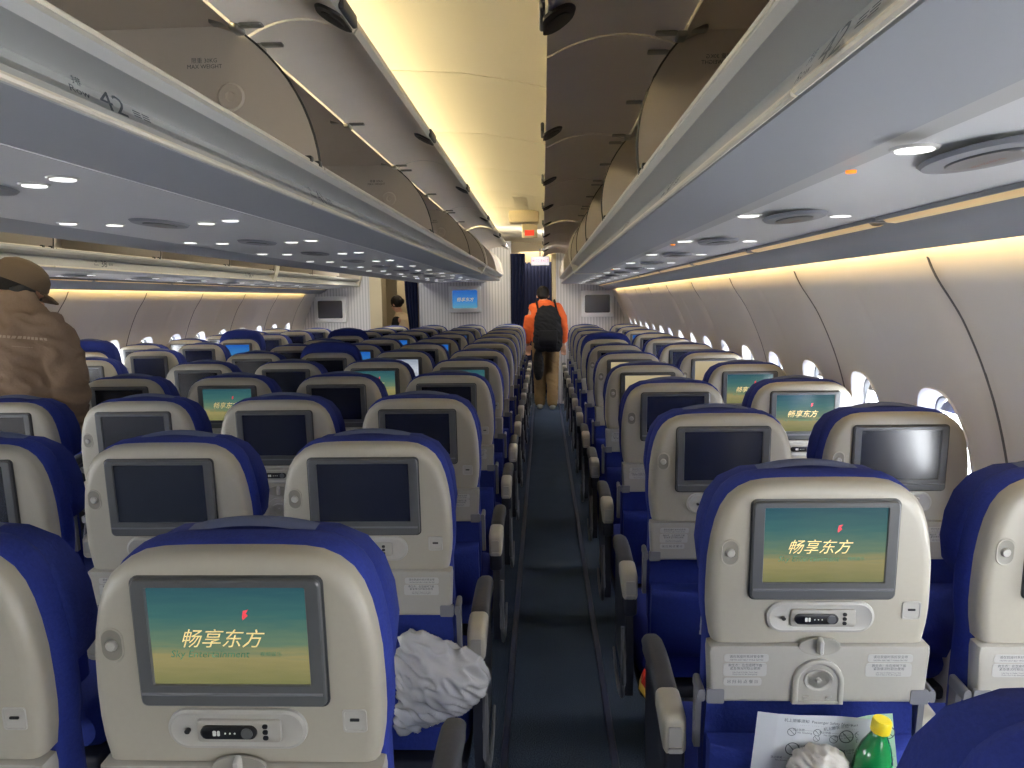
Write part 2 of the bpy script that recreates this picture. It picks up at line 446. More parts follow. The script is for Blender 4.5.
# warm light strips beside the service panels
def strip(m, y0, y1, label):
    t = empty('light_strip', (m(.782), (y0+y1)/2, 1.668), label, 'light strip', 'warm light strips')
    L = y1-y0; b = MB(); b.box((0, 0, .005), (.046, L, .02)); link('housing', b.mesh('housing', 'bracket', False), t)
    b = MB(); b.loft([[(-.018, y, -.005), (-.010, y, -.011), (.010, y, -.013), (.018, y, -.009)] for y in (-L/2+.03, L/2-.03)], False, False, False)
    link('diffuser', b.mesh('diffuser', 'strip'), t)
ordw = ['first', 'second', 'third', 'fourth', 'fifth', 'sixth', 'seventh', 'eighth', 'ninth', 'tenth', 'eleventh', 'twelfth', 'thirteenth', 'fourteenth']
for i in range(9):
    y0 = .75+1.15*i
    strip(lambda x: x, y0, y0+1.13, 'warm glowing strip above the right windows, %s strip from the camera' % ordw[i])
for i in range(1, 9):
    y0 = .75+1.15*i
    if y0 < 2.8: continue
    strip(mir, y0, y0+1.13, 'warm glowing strip above the left windows, %s strip from the camera' % ordw[i-2])

# ------------------------------------------------------------------ service units (reading lights, oval, call light)
def disc(b, x, y, z, rx, ry, n=20, dz=.004):
    b.loft([[(x+rx*s_*math.cos(2*PI*k/n), y+ry*s_*math.sin(2*PI*k/n), z-d) for k in range(n)] for s_, d in ((1, 0), (.93, dz), (.8, dz*1.1))], False, True)
M['signred'] = mat('unlit sign print', rgb(150, 84, 76), .5)
_u = {}
def unit_meshes():
    b = MB(); disc(b, 0, 0, 0, .062, .145, 28, .006); _u['oval'] = b.mesh('oval', 'psu_dark')
    b = MB(); disc(b, 0, 0, -.005, .036, .09, 24, .004); _u['inner'] = b.mesh('inner', 'bezel')
    b = MB(); disc(b, 0, 0, 0, .030, .030, 16, .003); _u['ring'] = b.mesh('ring', 'light')
    b = MB(); disc(b, 0, 0, -.002, .024, .024, 16, .003); _u['lens'] = b.mesh('lens', 'rlight')
    b = MB(); disc(b, 0, 0, 0, .008, .008, 12, .004); _u['call'] = b.mesh('call', 'orange')
    _u['sign'] = remap(text_mesh('禁烟 系好安全带', .011, 'signred'), lambda x, y, z: (x*.0+y, -x, z-.012), 'sign')
unit_meshes()
def unit(x, y, z, lights, call, label, group):
    t = empty('service_unit', (x, y, z), label, 'service unit', group)
    a = link('vent_oval', _u['oval'], t)
    c = link('sign_panel', _u['inner'], a)
    if y < 4:
        s_ = link('sign_lettering', _u['sign'], t)
    for dx, dy in lights:
        r = link('reading_light', _u['ring'], t); r.location = (dx, dy, 0); l = link('lens', _u['lens'], r)
    if call:
        for dx, dy in call: r = link('call_light', _u['call'], t, 'orange lamp'); r.location = (dx, dy, 0)
    return t
for i in range(12):
    y = 1.10+.81*i
    unit(.585, y, 1.680, [(-.12, -.06), (.10, -.02)], [(-.13, .12)] if i in (0, 2, 5) else ([(.14, .06)] if i == 0 else None),
         'oval reading light unit above the right seats, %s unit from the camera' % ordw[i], 'service units on the right')
for i in range(12):
    y = 1.55+.81*i
    unit(-1.13, y, 1.738, [(-.25, -.05), (-.15, .02), (.13, .02), (.23, -.05)], None,
         'oval unit with four reading lights under the centre bins, %s from the camera' % ordw[i], 'service units in the centre')
for i in range(9):
    y = 3.2+.81*i
    unit(mir(.585), y, 1.680, [(-.10, -.02), (.12, -.06)], None,
         'oval reading light unit above the left window seats, %s unit from the camera' % ordw[i], 'service units on the left')

# ------------------------------------------------------------------ overhead bins
def arc2(p, q, sag, n=10):
    """points from p to q, bulging to the left of p->q by sag"""
    (x0, z0), (x1, z1) = p, q; dx, dz = x1-x0, z1-z0; L = math.hypot(dx, dz); nx, nz = -dz/L, dx/L
    return [(x0+dx*t+nx*sag*4*t*(1-t), z0+dz*t+nz*sag*4*t*(1-t)) for t in [i/n for i in range(n+1)]]
RB = dict(edge=(.250, 1.700), crease=(.288, 1.752), lip=(.232, 1.788), hinge=(.324, 2.09), dedge=(.026, 2.072), belly=(.440, 1.692), back=.90, top=2.14)
# the centre bins written as if they opened the same way (x mirrored about 0)
CB = dict(edge=(.545, 1.734), crease=(.585, 1.780), lip=(.512, 1.808), hinge=(.680, 2.110), dedge=(.440, 2.115), belly=(.80, 1.740), back=1.125, top=2.155)
def bin_module(B, m, y0, y1, name, label, group, latch_y, rowtxt, mirrored, ring=False, near=True):
    t = empty(name, (0, y0, 0), label, 'overhead bin', group)
    L = y1-y0; e, c, l, h, d, be = B['edge'], B['crease'], B['lip'], B['hinge'], B['dedge'], B['belly']
    bk, tp = B['back'], B['top']; g = .0
    def ex(b, prof, a=g, z=L-g, caps=True, closed=True): b.loft([[(m(x), y, zz) for x, zz in prof] for y in (a, z)], caps, caps, closed)
    # body: a C shaped wall open to the aisle; fascia and belly outside, lining inside
    b = MB()
    outer = [l, (l[0]-.004, l[1]-.010), (l[0]+.004, l[1]-.022), (c[0]-.010, c[1]+.004), c, (c[0]-.004, c[1]-.012), (e[0]+.004, e[1]+.012), e, (e[0]+.008, e[1]-.006)]
    belly = [(e[0]+.008, e[1]-.006), ((e[0]+be[0])/2, e[1]-.010), be]
    b.cur = 0; ex(b, outer, caps=False, closed=False)
    b.cur = 1; ex(b, belly, caps=False, closed=False)
    b.cur = 2
    inner = [l, (l[0]+.012, l[1]+.004), (l[0]+.03, l[1]-.012), (bk-.1, l[1]+.0), (bk-.02, l[1]+.06), (bk-.01, 2.0), (bk-.06, tp-.03), (h[0]+.06, tp-.028), (h[0]+.004, h[1]+.0)]
    ex(b, inner, caps=False, closed=False)
    b.cur = 0
    shell = [(h[0]+.004, h[1]), (h[0]+.008, h[1]+.016), (h[0]+.06, tp), (bk-.03, tp+.01), (bk, tp-.03), (bk, be[1]), be]
    ex(b, shell, caps=False, closed=False)
    link('bin_body', b.mesh('bin_body', ['binfascia', 'binbelly', 'bininside']), t)
    # end wall at the far end, its front following the closed door's curve
    arc = arc2(l, h, .038)
    b = MB(); wallp = arc+[(h[0]+.012, h[1]), (h[0]+.06, tp-.028), (bk-.06, tp-.03), (bk-.01, 2.0), (bk-.02, l[1]+.06), (bk-.1, l[1])]
    ex(b, wallp, L-.030, L-.008); ew = link('end_wall', b.mesh('end_wall', 'bininside'), t)
    if near:
        b = MB(); b.tube([(m(x), L-.026, z) for x, z in arc], .0045, 6); link('rubber_seal', b.mesh('seal', 'seal'), ew)
        b = MB(); cxx, czz = l[0]+.20, 1.97
        b.loft([[(m(cxx+r*math.cos(2*PI*k/20)), L-.030-dy, czz+r*math.sin(2*PI*k/20)) for k in range(20)] for r, dy in ((.032, 0), (.028, .006), (.012, .007), (.010, .001))], False, True)
        link('latch_boss', b.mesh('boss', 'bininside'), ew)
    # door standing open over the aisle
    sg = .036
    da = arc2(d, (h[0]-.010, h[1]+.006), -sg if False else -.030)
    da = [(x, z) for x, z in arc2((h[0]-.003, h[1]+.002), d, -.034)]
    if da[5][1] < (h[1]+d[1])/2: da = arc2((h[0]-.003, h[1]+.002), d, .034)
    lower = da
    dx, dz = d[0]-da[-3][0], d[1]-da[-3][1]; q = math.hypot(dx, dz); dx, dz = dx/q, dz/q
    thk = .024 if B is CB else .009; upper = [(x+0.0, z+thk) for x, z in da]
    b = MB(); b.cur = 0
    prof_low = lower+[(d[0]+dx*.012, d[1]+dz*.012+.002)]
    ex(b, prof_low, .006, L-.006, False, False)
    b.cur = 1
    tipx, tipz = d[0]+dx*.012, d[1]+dz*.012
    prof_up = ([(tipx, tipz+.002), (tipx+dx*.010, tipz+.016), (tipx+dx*.006, tipz+.036), (tipx-dx*.012, tipz+.044)] if B is CB else [(tipx, tipz+.002), (tipx-dx*.002, tipz+.010)])+[(x, z) for x, z in upper[::-1][1:]]+[lower[0]]
    ex(b, prof_up, .006, L-.006, False, False)
    b.cur = 1
    for yy in (.006, L-.006):
        poly = [(m(x), yy, z) for x, z in (prof_low+prof_up[:-1])]
        b.quad(*poly)
    door = link('bin_door', b.mesh('bin_door', ['door', 'doorskin' if B is CB else 'bininside']), t)
    # thin bright edge trims
    if near:
        b = MB(); b.tube([(m(e[0]), .004, e[1]-.002), (m(e[0]), L-.004, e[1]-.002)], .005, 8); link('edge_trim', b.mesh('edge_trim', 'trim'), t)
        b = MB(); b.tube([(m(l[0]), .004, l[1]+.002), (m(l[0]), L-.004, l[1]+.002)], .0035, 6); link('lip_trim', b.mesh('lip_trim', 'trim'), t)
    # latch set in the door's free edge
    for ly in latch_y:
        yy = ly-y0; b = MB(); n = 14
        def inn(q):                                # a point q inward from the free edge on the door's under side
            acc = 0
            if q < 0: return (d[0]-dx*q, d[1]-dz*q)
            for (xa, za), (xb, zb) in zip(da[::-1], da[::-1][1:]):
                L_ = math.hypot(xb-xa, zb-za)
                if acc+L_ >= q: t_ = (q-acc)/L_; return (xa+(xb-xa)*t_, za+(zb-za)*t_)
                acc += L_
            return da[0]
        for r_, c_q, off in ((.062, .008, .003), (.038, .014, .007)):
            rings = []
            for s_, o_ in ((1, 0), (.95, .006), (.6, .008)):
                ring_ = []
                for kk in range(2*n):
                    a_ = PI*kk/n; q = c_q+r_*.72*s_*math.sin(a_); px_ = inn(max(-.022, q))
                    ring_.append((m(px_[0]), yy+r_*1.1*s_*math.cos(a_), px_[1]-off-o_))
                rings.append(ring_)
            b.loft(rings, True, True)
        la = link('latch', b.mesh('latch', 'seal'), door)
        b = MB(); b.box((m(d[0]+dx*.024), yy, d[1]+.010), (.012, .13, .030), .005); link('handle', b.mesh('handle', 'pad'), door)
    # hinge brackets
    if near:
        for yy in (.07, L/2, L-.07):
            b = MB(); b.box((m(h[0]-.004), yy, h[1]-.004), (.022, .05, .014), .004)
            b.box((m(h[0]-.035), yy+.0, h[1]+.004), (.055, .022, .008), .003); b.box((m(h[0]+.03), yy, h[1]+.012), (.05, .03, .012), .003)
            link('hinge', b.mesh('hinge', 'steel'), t)
        for yy in (L-.11, L-.04):                 # dark catches on the lip
            b = MB(); b.box((m(l[0]+.002), yy, l[1]+.006), (.016, .022, .012), .003); link('catch', b.mesh('catch', 'black'), t)
        sgn = -1 if mirrored else 1
        # lettering on the fascia between the edge and the crease
        if rowtxt:
            fx = lambda u, v: (m(e[0]-.001+(c[0]-e[0])*v), None, e[1]+.004+(c[1]-e[1])*v)
            def put(body, size, yc, v0, mt='ink'):
                me = text_mesh(body, size, mt)
                def fn(x, y, z):
                    tt = v0+y*1.35/.066
                    xx = e[0]+.002+(c[0]-e[0])*tt-.003
                    return (m(xx), yc-sgn*x if False else yc+(-x*1.25 if not mirrored else x*1.25)+y*1.1, e[1]+.008+(c[1]-e[1])*tt)
                link('row_lettering', remap(me, fn), t)
            put(rowtxt[0], .054, rowtxt[1]-y0, .42 if mirrored else .12)
            put('排\nRow', .019, rowtxt[1]-y0+(.075 if not mirrored else -.075), .5 if mirrored else .2)
            put('☰☰', .022, rowtxt[1]-y0-(.075 if not mirrored else -.075), .42 if mirrored else .12)
        me = text_mesh('限重 30KG\nMAX WEIGHT', .013, 'ink')
        link('weight_placard', remap(me, lambda x, y, z: (m(h[0]+.09-(x if not mirrored else x)), L-.0315, 2.045+y)) if not mirrored else remap(me, lambda x, y, z: (m(h[0]+.09-x), L-.0315, 2.045+y)), ew)
    if ring:                                       # cream filler ring closing a run of bins
        b = MB(); pr = [(x-.012 if i < 11 else x, z) for i, (x, z) in enumerate(arc2(l, h, .045))]
        ring_p = [e]+[(l[0]-.01, l[1])]+pr+[(h[0]+.02, h[1]+.02), (h[0]+.06, tp), (bk, tp), (bk, be[1]-.004), (e[0]+.008, e[1]-.012)]
        ex(b, ring_p, L-.004, L+.09)
        link('end_cap', b.mesh('end_cap', 'trim'), t)
    return t
idm = lambda x: x
neg = lambda x: -x
RJ = [Y0]+[.82+1.15*i for i in range(-1, 10)]
n_ = 0
for i, (a, c_) in enumerate(zip(RJ, RJ[1:])):
    if c_ > Y1-.0: c_ = Y1-.02
    if c_-a < .3: continue
    gap = .095 if i in (6,) else 0
    bin_module(RB, idm, a, c_-gap, 'overhead_bin', 'open bin with raised door above the right seats, %s' % ('behind the viewpoint' if i == 0 else ordw[i-1]+' bin from the camera'), 'bins on the right side',
               [c_-.25], ('42', .73) if i == 1 else (('41', 1.62) if i == 2 else (('40', 2.5) if i == 3 else None)), False, ring=(gap > 0), near=i < 7)
LJ = [Y0, 0, 1.9, 3.8, 5.7, 7.3, 8.9, 10.3]
LAT = [[-.5], [1.80], [3.14], [4.6], [6.3], [8.0], [9.6]]
for i, (a, c_) in enumerate(zip(LJ, LJ[1:])):
    gap = .095 if i in (4, 6) else 0
    bin_module(CB, neg, a, c_-gap, 'overhead_bin', 'open bin with raised door above the centre seats, %s' % ('behind the viewpoint' if i == 0 else ordw[i-1]+' bin from the camera'), 'bins over the centre seats',
               LAT[i], ('42', 1.06) if i == 1 else (('41', 2.05) if i == 2 else None), True, ring=gap > 0, near=i < 5)
tn += 1
b = MB(); e_, c_, l_ = CB['edge'], CB['crease'], CB['lip']
pr_ = [CB['belly'], ((e_[0]+.8)/2, e_[1]-.010), e_, (c_[0], c_[1]), l_, (l_[0]-.02, 1.95), CB['hinge'], (CB['hinge'][0]+.06, 2.155), (1.13, 2.165)]
b.loft([[(2*CX+x, y, z) for x, z in pr_] for y in (Y0, Y1-.02)], False, False, False); struct('trim_%d' % tn, b.mesh('centre_bin_far_side', 'binbelly'))
# the left aisle's far bins mirror the right ones
SJ = [2.9+1.15*i for i in range(0, 8)]
for i, (a, c_) in enumerate(zip(SJ, SJ[1:])):
    if c_ > Y1-.02: c_ = Y1-.02
    gap = .095 if i in (3, 6) else 0
    bin_module(RB, mir, a, c_-gap, 'overhead_bin', 'taupe lined bin above the left window seats, %s bin from the camera' % ordw[i], 'bins on the left side',
               [], ('38', a+.5) if i in (1, 3) else None, True, ring=gap > 0, near=i < 6)

# ------------------------------------------------------------------ the seat
RC = math.radians(4.5)
sr, cr_ = math.sin(RC), math.cos(RC)
def BK(u, v, w): return (u*.94, -(sr*v+cr_*w)*.95, 1.026+(cr_*v-sr*w)*.955)     # the back's own frame: u right, v up, w to the rear
HALF = [(.2045, -.172), (.211, -.135), (.2135, -.103), (.2135, -.06), (.2115, -.01), (.206, .032), (.199, .064), (.189, .092), (.175, .114), (.156, .130), (.132, .141), (.105, .1455), (.07, .147), (.035, .1475), (0, .1475)]
def outline(dw=0, dv=0, vmin=None):
    h = [(u+dw*min(1, u/.10), v+dv*max(0, (v+.02)/.167)) for u, v in HALF]
    if vmin is not None: h = [(h[0][0]+.0, vmin), (h[0][0]+.002, vmin*.5-.086)]+h
    return h+[(-u, v) for u, v in h[-2::-1]]
def bl(b, ring2, w): return [(u, v, w) for u, v in ring2]
SM = {}
def seat_meshes():
    # back shell with a rolled edge and a shallow well for the screen
    b = MB(); rings = []
    for d, w_ in ((0, -.045), (0, -.014), (-.004, -.004), (-.012, .0015), (-.022, .003)):
        rings.append([(u, v if v > -.17 else v, w_) for u, v in outline(d, d)])
    b.loft(rings, True, True); b.map(BK); SM['shell'] = b.mesh('back_shell', 'shell', True, 50)
    # screen surround
    b = MB(); cxv = (.0, .0115)
    def rrr(wd, ht, r, w_, cv=.018): return [(p[0], p[1], w_) for p in rr(wd, ht, r, 4, 0, cv)]
    b.cur = 1; b.loft([rrr(.280, .200, .012, .002), rrr(.280, .200, .012, .0055), rrr(.274, .194, .010, .0065)], False, False)
    b.cur = 0; b.loft([rrr(.274, .194, .010, .0065), rrr(.272, .192, .009, .012), rrr(.268, .188, .008, .0135)], False, False)
    # face with the ledge at the bottom
    fo = rrr(.268, .188, .008, .0135)
    b.loft([fo, [(p[0], p[1], .0135) for p in rr(.232, .150, .003, 4, 0, .029)], [(p[0], p[1], .0085) for p in rr(.228, .146, .002, 4, 0, .029)]], False, False)
    b.cur = 2; b.loft([[(x, -.056, .0138) for x in (-.133, .133)], [(x, -.058, .0158) for x in (-.133, .133)], [(x, -.061, .0138) for x in (-.133, .133)]], False, False, False)
    b.map(BK); SM['bezel'] = b.mesh('screen_surround', ['bezel', 'bezel_dark', 'bracket'], True, 30)
    b = MB(); b.quad(*[BK(u, v, .0095) for u, v in ((-.1155, -.046), (.1155, -.046), (.1155, .104), (-.1155, .104))])
    for nm, mt in (('screen_off', 'screen_off'), ('screen_welcome', 'welcome'), ('screen_beige', 'beige_s'), ('screen_blue', 'blue_s'), ('screen_white', 'white_s')):
        SM[nm] = b.mesh(nm, mt, False)
    fx = lambda cu, cv: (lambda x, y, z: BK(x+cu, y+cv, .0103))
    t1 = text_mesh('畅享东方', .030, 's_text', .35); t2 = text_mesh('Sky Entertainment', .0155, 's_text2', .25); t3 = text_mesh('视频娱乐', .008, 's_text2')
    bird = MB(); bird.quad((0, 0, 0), (.006, .006, 0), (.010, .012, 0), (.002, .010, 0)); bird.quad((0, 0, 0), (.001, -.004, 0), (.009, .003, 0), (.006, .006, 0))
    bm_ = bird.mesh('bird', 's_red', False)
    SM['welcome_text'] = join_meshes('screen_lettering', [(remap(t1, fx(-.012, .024)), 0), (remap(t2, fx(-.030, .002)), 1), (remap(t3, fx(.060, .002)), 1), (remap(bm_, fx(.022, .058)), 2)], ['s_text', 's_text2', 's_red'])
    # handset pod
    b = MB()
    def st(wd, ht, w_, cv=-.117, cu=0): return [(p[0], p[1], w_) for p in rr(wd, ht, ht/2, 8, cu, cv)]
    b.loft([st(.208, .063, .003), st(.206, .061, .008), st(.196, .052, .010), st(.190, .047, .0085)], False, True); b.map(BK); SM['pod'] = b.mesh('handset_pod', 'light')
    b = MB(); b.loft([[(p[0], p[1], w_) for p in rr(wd, ht, .006, 4, .004, -.117)] for wd, ht, w_ in ((.125, .036, .009), (.123, .034, .013), (.119, .030, .014))], False, True)
    b.map(BK); SM['handset'] = b.mesh('handset', 'tray')
    b = MB(); b.loft([st(.084, .021, .0135, -.117, -.010), st(.083, .020, .017, -.117, -.010), st(.078, .015, .018, -.117, -.010)], False, True)
    for du, dv in ((.044, .009), (.044, 0), (.044, -.009), (-.072, 0)): b.loft([[(p[0]+du, p[1]-.117+dv, w_) for p in rr(.008, .007, .003, 3)] for w_ in (.010, .0155)], False, True)
    b.cur = 1
    b.loft([[(p[0]+.018, p[1]-.117, w_) for p in rr(.017, .017, .0084, 5)] for w_ in (.018, .0195)], False, True)
    b.cur = 2
    for du, dv, a, c in ((-.030, 0, .005, .008), (-.024, 0, .004, .008)): b.loft([[(p[0]+du, p[1]-.117+dv, w_) for p in rr(a, c, .001, 1)] for w_ in (.018, .0188)], False, True)
    for du in (-.014, -.007, .0): b.loft([[(p[0]+du, p[1]-.117, w_) for p in rr(.0025, .0025, .001, 2)] for w_ in (.018, .0188)], False, True)
    b.map(BK); SM['keys'] = b.mesh('handset_keys', ['black', 'bezel', 'rlight_dim'])
    # coat hook in an oval well
    b = MB(); b.loft([[(p[0]-.176, p[1]+.012, w_) for p in rr(wd, ht, wd/2, 6)] for wd, ht, w_ in ((.036, .054, .003), (.034, .052, .0045), (.030, .047, .0042))], False, False)
    b.cur = 1; b.loft([[(p[0]-.176, p[1]+.012, w_) for p in rr(wd, ht, wd/2, 6)] for wd, ht, w_ in ((.030, .047, .0042), (.022, .038, .0034))], False, True); b.cur = 2
    b.loft([[(-.176+r*math.cos(2*PI*k/12), .012+r*math.sin(2*PI*k/12), w_) for k in range(12)] for r, w_ in ((.009, .003), (.009, .006), (.007, .009), (.003, .0095))], False, True)
    b.map(BK); SM['hook'] = b.mesh('coat_hook', ['shell', 'hookwell', 'light'])
    # socket
    b = MB(); b.loft([[(p[0]+.174, p[1]-.105, w_) for p in rr(a, a, .005, 3)] for a, w_ in ((.036, .003), (.035, .0055), (.031, .0055), (.030, .004))], False, True)
    b.cur = 1; b.loft([[(p[0]+.174, p[1]-.103, w_) for p in rr(.014, .004, .001, 2)] for w_ in (.004, .006)], False, True)
    b.map(BK); SM['socket'] = b.mesh('socket', ['light', 'black'])
    # folded tray table
    b = MB()
    def tr(d, w_): return [(-.212+d, -.176-d*.5, w_), (-.20, -.174-d*.5, w_), (.20, -.174-d*.5, w_), (.212-d, -.176-d*.5, w_), (.2135-d, -.19, w_), (.208-d, -.286+d, w_), (.202-d, -.293+d, w_), (-.202+d, -.293+d, w_), (-.208+d, -.286+d, w_), (-.2135+d, -.19, w_)]
    b.loft([tr(0, -.022), tr(0, .008), tr(.003, .012), tr(.008, .0125)], True, True); b.map(BK); SM['tray'] = b.mesh('tray_table', 'tray', True, 40)
    # cup holder door
    b = MB()
    def arch(hw, v0, v1, w_): 
        r = hw; o = [(-hw, v0), (-hw, v1-r)]
        for k in range(1, 12): a = PI-PI*k/12; o.append((r*math.cos(a), v1-r+r*math.sin(a)))
        o += [(hw, v1-r), (hw, v0)]; return [(u, v, w_) for u, v in o]
    b.loft([arch(.050, -.294, -.199, .011), arch(.049, -.293, -.200, .019), arch(.045, -.291, -.204, .021), arch(.040, -.288, -.209, .020), arch(.038, -.287, -.211, .0165)], False, True)
    b.loft([[(r*math.cos(2*PI*k/20), -.243+r*.82*math.sin(2*PI*k/20), w_) for k in range(20)] for r, w_ in ((.029, .0165), (.028, .0195), (.025, .0195), (.022, .0165))], False, True)
    b.loft([[(r*math.cos(2*PI*k/10), -.243+r*math.sin(2*PI*k/10), w_) for k in range(10)] for r, w_ in ((.006, .0165), (.004, .0205))], False, True)
    for du in (-.022, .022): b.loft([[(p[0]+du, p[1]-.280, w_) for p in rr(.012, .006, .002, 2)] for w_ in (.0165, .0195)], False, True)
    b.map(BK); SM['cup'] = b.mesh('cup_holder', 'tray', True, 50)
    # turn latch in its round well
    b = MB(); b.loft([[(r*math.cos(2*PI*k/24), -.175+r*.45*math.sin(2*PI*k/24), w_) for k in range(24)] for r, w_ in ((.041, .010), (.040, .0145), (.036, .0145), (.033, .0135))], False, True)
    b.cur = 1; b.loft([[(p[0], p[1]-.172, w_) for p in rr(wd, ht, .004, 3)] for wd, ht, w_ in ((.011, .034, .013), (.009, .030, .024), (.006, .026, .026))], False, True)
    b.map(BK); SM['latch'] = b.mesh('tray_latch', ['hole', 'light'])
    # placards
    def plc(cu, cv, wd, ht, lines, nm):
        b = MB(); b.loft([[(p[0]+cu, p[1]+cv, w_) for p in rr(wd, ht, .005, 3)] for w_ in (.0125, .0134)], False, True); b.map(BK)
        pm_ = b.mesh('placard', 'placard', False); mes = [(pm_, 0)]
        for body, size, dv in lines: mes.append((remap(text_mesh(body, size, 'ink'), lambda x, y, z, dv=dv: BK(x+cu, y+cv+dv, .0137)), 1))
        SM[nm] = join_meshes('placard', mes, ['placard', 'ink'])
    plc(-.140, -.199, .086, .016, [('请在就座时系好安全带', .0066, .0028), ('FASTEN SEAT BELT WHILE SEATED', .0042, -.004)], 'pl1')
    plc(-.142, -.2235, .084, .027, [('救生衣：在您座椅下面\n紧急情况时取出使用', .0066, .0058), ('Life Vest Is Under Your Seat\nPull It Out In An Emergency', .0042, -.0075)], 'pl2')
    plc(-.146, -.249, .074, .016, [('▣ 扫 码 点 餐 ▤', .0085, 0)], 'pl3')
    plc(.137, -.199, .086, .016, [('请在就座时系好安全带', .0066, .0028), ('FASTEN SEAT BELT WHILE SEATED', .0042, -.004)], 'pl4')
    plc(.135, -.2235, .088, .027, [('救生衣：在您座椅下面\n紧急情况时取出使用', .0066, .0058), ('Life Vest Is Under Your Seat\nPull It Out In An Emergency', .0042, -.0075)], 'pl5')
    # tray arms / corner brackets
    for s_ in (-1, 1):
        b = MB(); b.loft([[(p[0]+s_*.198, p[1]-.280, w_) for p in rr(.034, .030, .003, 2)] for w_ in (.005, .0145, )], False, True)
        b.loft([[(p[0]+s_*.224, p[1]-.281, w_) for p in rr(.014, .026, .006, 3)] for w_ in (-.05, .006, .010)], False, True)
        b.loft([[(s_*.217, -.28, -.05), (s_*.229, -.28, -.05), (s_*.229, -.28, -.022), (s_*.217, -.28, -.022)], [(s_*.217, -.42, -.05), (s_*.229, -.42, -.05), (s_*.229, -.42, -.03), (s_*.217, -.42, -.03)]], True, True)
        b.map(BK); SM['brk%d' % s_] = b.mesh('tray_arm', 'bracket', True, 40)
    # upholstered back, thick and rounded, wider than the shell
    b = MB()
    def cush(dw, dv, vm, w_): return [(u, v, w_) for u, v in outline(dw, dv, vm)]
    b.loft([cush(-.004, -.004, -.50, -.034), cush(.001, .001, -.515, -.040), cush(.004, .003, -.52, -.055), cush(.004, .003, -.52, -.085), cush(.0, .0, -.52, -.100), cush(-.02, -.02, -.51, -.115)], True, True)
    b.map(BK); SM['back'] = b.mesh('back_cushion', 'blue', True, 60)
    # headrest cushion with wings in front of it
    b = MB(); n = 10
    def hr(s_, w_):
        o = [(.185*s_+.0, -.085), (.212*s_, -.07), (.219*s_, -.02), (.214*s_, .034), (.200*s_, .080), (.174*s_, .116), (.13*s_, .139), (.06*s_, .1475), (0, .148)]
        o = [(u, v if v > 0 else v*s_) for u, v in o]
        return [(u, v*(.5+.5*s_) if v > 0 else v, w_-(.03*(abs(u)/.22)**2 if w_ < -.125 else 0)) for u, v in o+[(-u, v) for u, v in o[-2::-1]]]
    b.loft([hr(.93, -.078), hr(.985, -.086), hr(1, -.102), hr(1, -.125), hr(.97, -.142), hr(.86, -.148)], True, True)
    b.map(BK); SM['headrest'] = b.mesh('headrest', 'blue2', True, 60)
    b = MB(); rings = []
    for u in [-.10+.2*i/8 for i in range(9)]:
        rings.append([(u, .120, -.152), (u, .152-.03*(u/.15)**2, -.146), (u, .1575-.03*(u/.15)**2, -.132), (u, .157-.03*(u/.15)**2, -.108), (u, .153-.03*(u/.15)**2, -.098)])
    b.loft(rings, False, False, False); b.map(BK); SM['hcover'] = b.mesh('headrest_cover', 'cover', True, 60)
    # lower back and literature pocket
    b = MB(); 
    b.loft([[(u, v, w_) for u, v in ((-.205, -.29), (.205, -.29), (.21, -.40), (.21, -.62), (-.21, -.62), (-.21, -.40))] for w_ in (-.045, -.028)], True, True)
    b.map(BK); SM['lower'] = b.mesh('lower_back', 'blue2', True, 40)
    b = MB(); rings = []
    for i in range(13):
        u = -.205+.41*i/12; q = 1-(abs(u)/.205)**4
        rings.append([(u, z, w_) for z, w_ in ((-.385, -.026), (-.383, .004+.034*q), (-.388, .010+.036*q), (-.41, .010+.040*q), (-.50, .005+.045*q), (-.58, .0+.030*q), (-.63, -.026))])
    b.loft(rings, True, True, False); b.map(BK); SM['pocket'] = b.mesh('pocket', 'blue', True, 50)
    # seat cushion and pan
    b = MB(); rings = []
    for i in range(11):
        y = .115+.455*i/10; q = (abs(i-5)/5)**6; t_ = .075-.03*q; zc = .385+.02*(i/10)
        pr = rr(.445-.03*q, 2*t_, .045, 4)
        rings.append([(p[0], y, zc+p[1]+.006*math.cos(p[0]*7)) for p in pr])
    b.loft(rings); SM['cushion'] = b.mesh('seat_cushion', 'blue', True, 60)
    b = MB(); b.box((0, .33, .295), (.43, .44, .04), .012); SM['pan'] = b.mesh('seat_pan', 'dark')
    b = MB()
    b.tube([(0, .14, .28), (0, .10, .12), (0, .04, .02)], [.018, .015, .02], 8); b.box((0, .04, .012), (.05, .10, .022), .005); SM['leg1'] = b.mesh('leg', 'metal')
    b = MB(); b.tube([(0, .44, .28), (0, .47, .12), (0, .47, .02)], [.018, .015, .02], 8); b.box((0, .47, .012), (.05, .10, .022), .005); SM['leg2'] = b.mesh('leg', 'metal')
    # armrest: pad, cap, side fairing (built about x=0)
    b = MB(); rings = []
    for i in range(13):
        t_ = i/12; y = .175+.285*t_; z = .705+.022*math.sin(t_*2.2)-.012*t_**3; hh = .024 if i not in (0, 12) else .014
        rings.append([(p[0], y, z-.026+p[1]) for p in rr(.047*(1 if i < 11 else .86), 2*hh, .014, 4)])
    b.loft(rings); SM['armpad'] = b.mesh('arm_pad', 'pad', True, 60)
    b = MB(); rings = []
    for (y, z, hh, wd) in ((.078, .655, .030, .036), (.082, .656, .038, .043), (.092, .660, .042, .046), (.12, .668, .036, .048), (.15, .677, .030, .049), (.180, .682, .026, .0495)):
        rings.append([(p[0], y, z+p[1]) for p in rr(wd, 2*hh, .014, 4)])
    b.loft(rings); 
    SM['armcap'] = b.mesh('arm_cap', 'cap', True, 55)
    b = MB(); b.loft([[(p[0], y, .658+p[1]) for p in rr(.026, .040, .003, 2)] for y in (.080, .0745)], False, True)
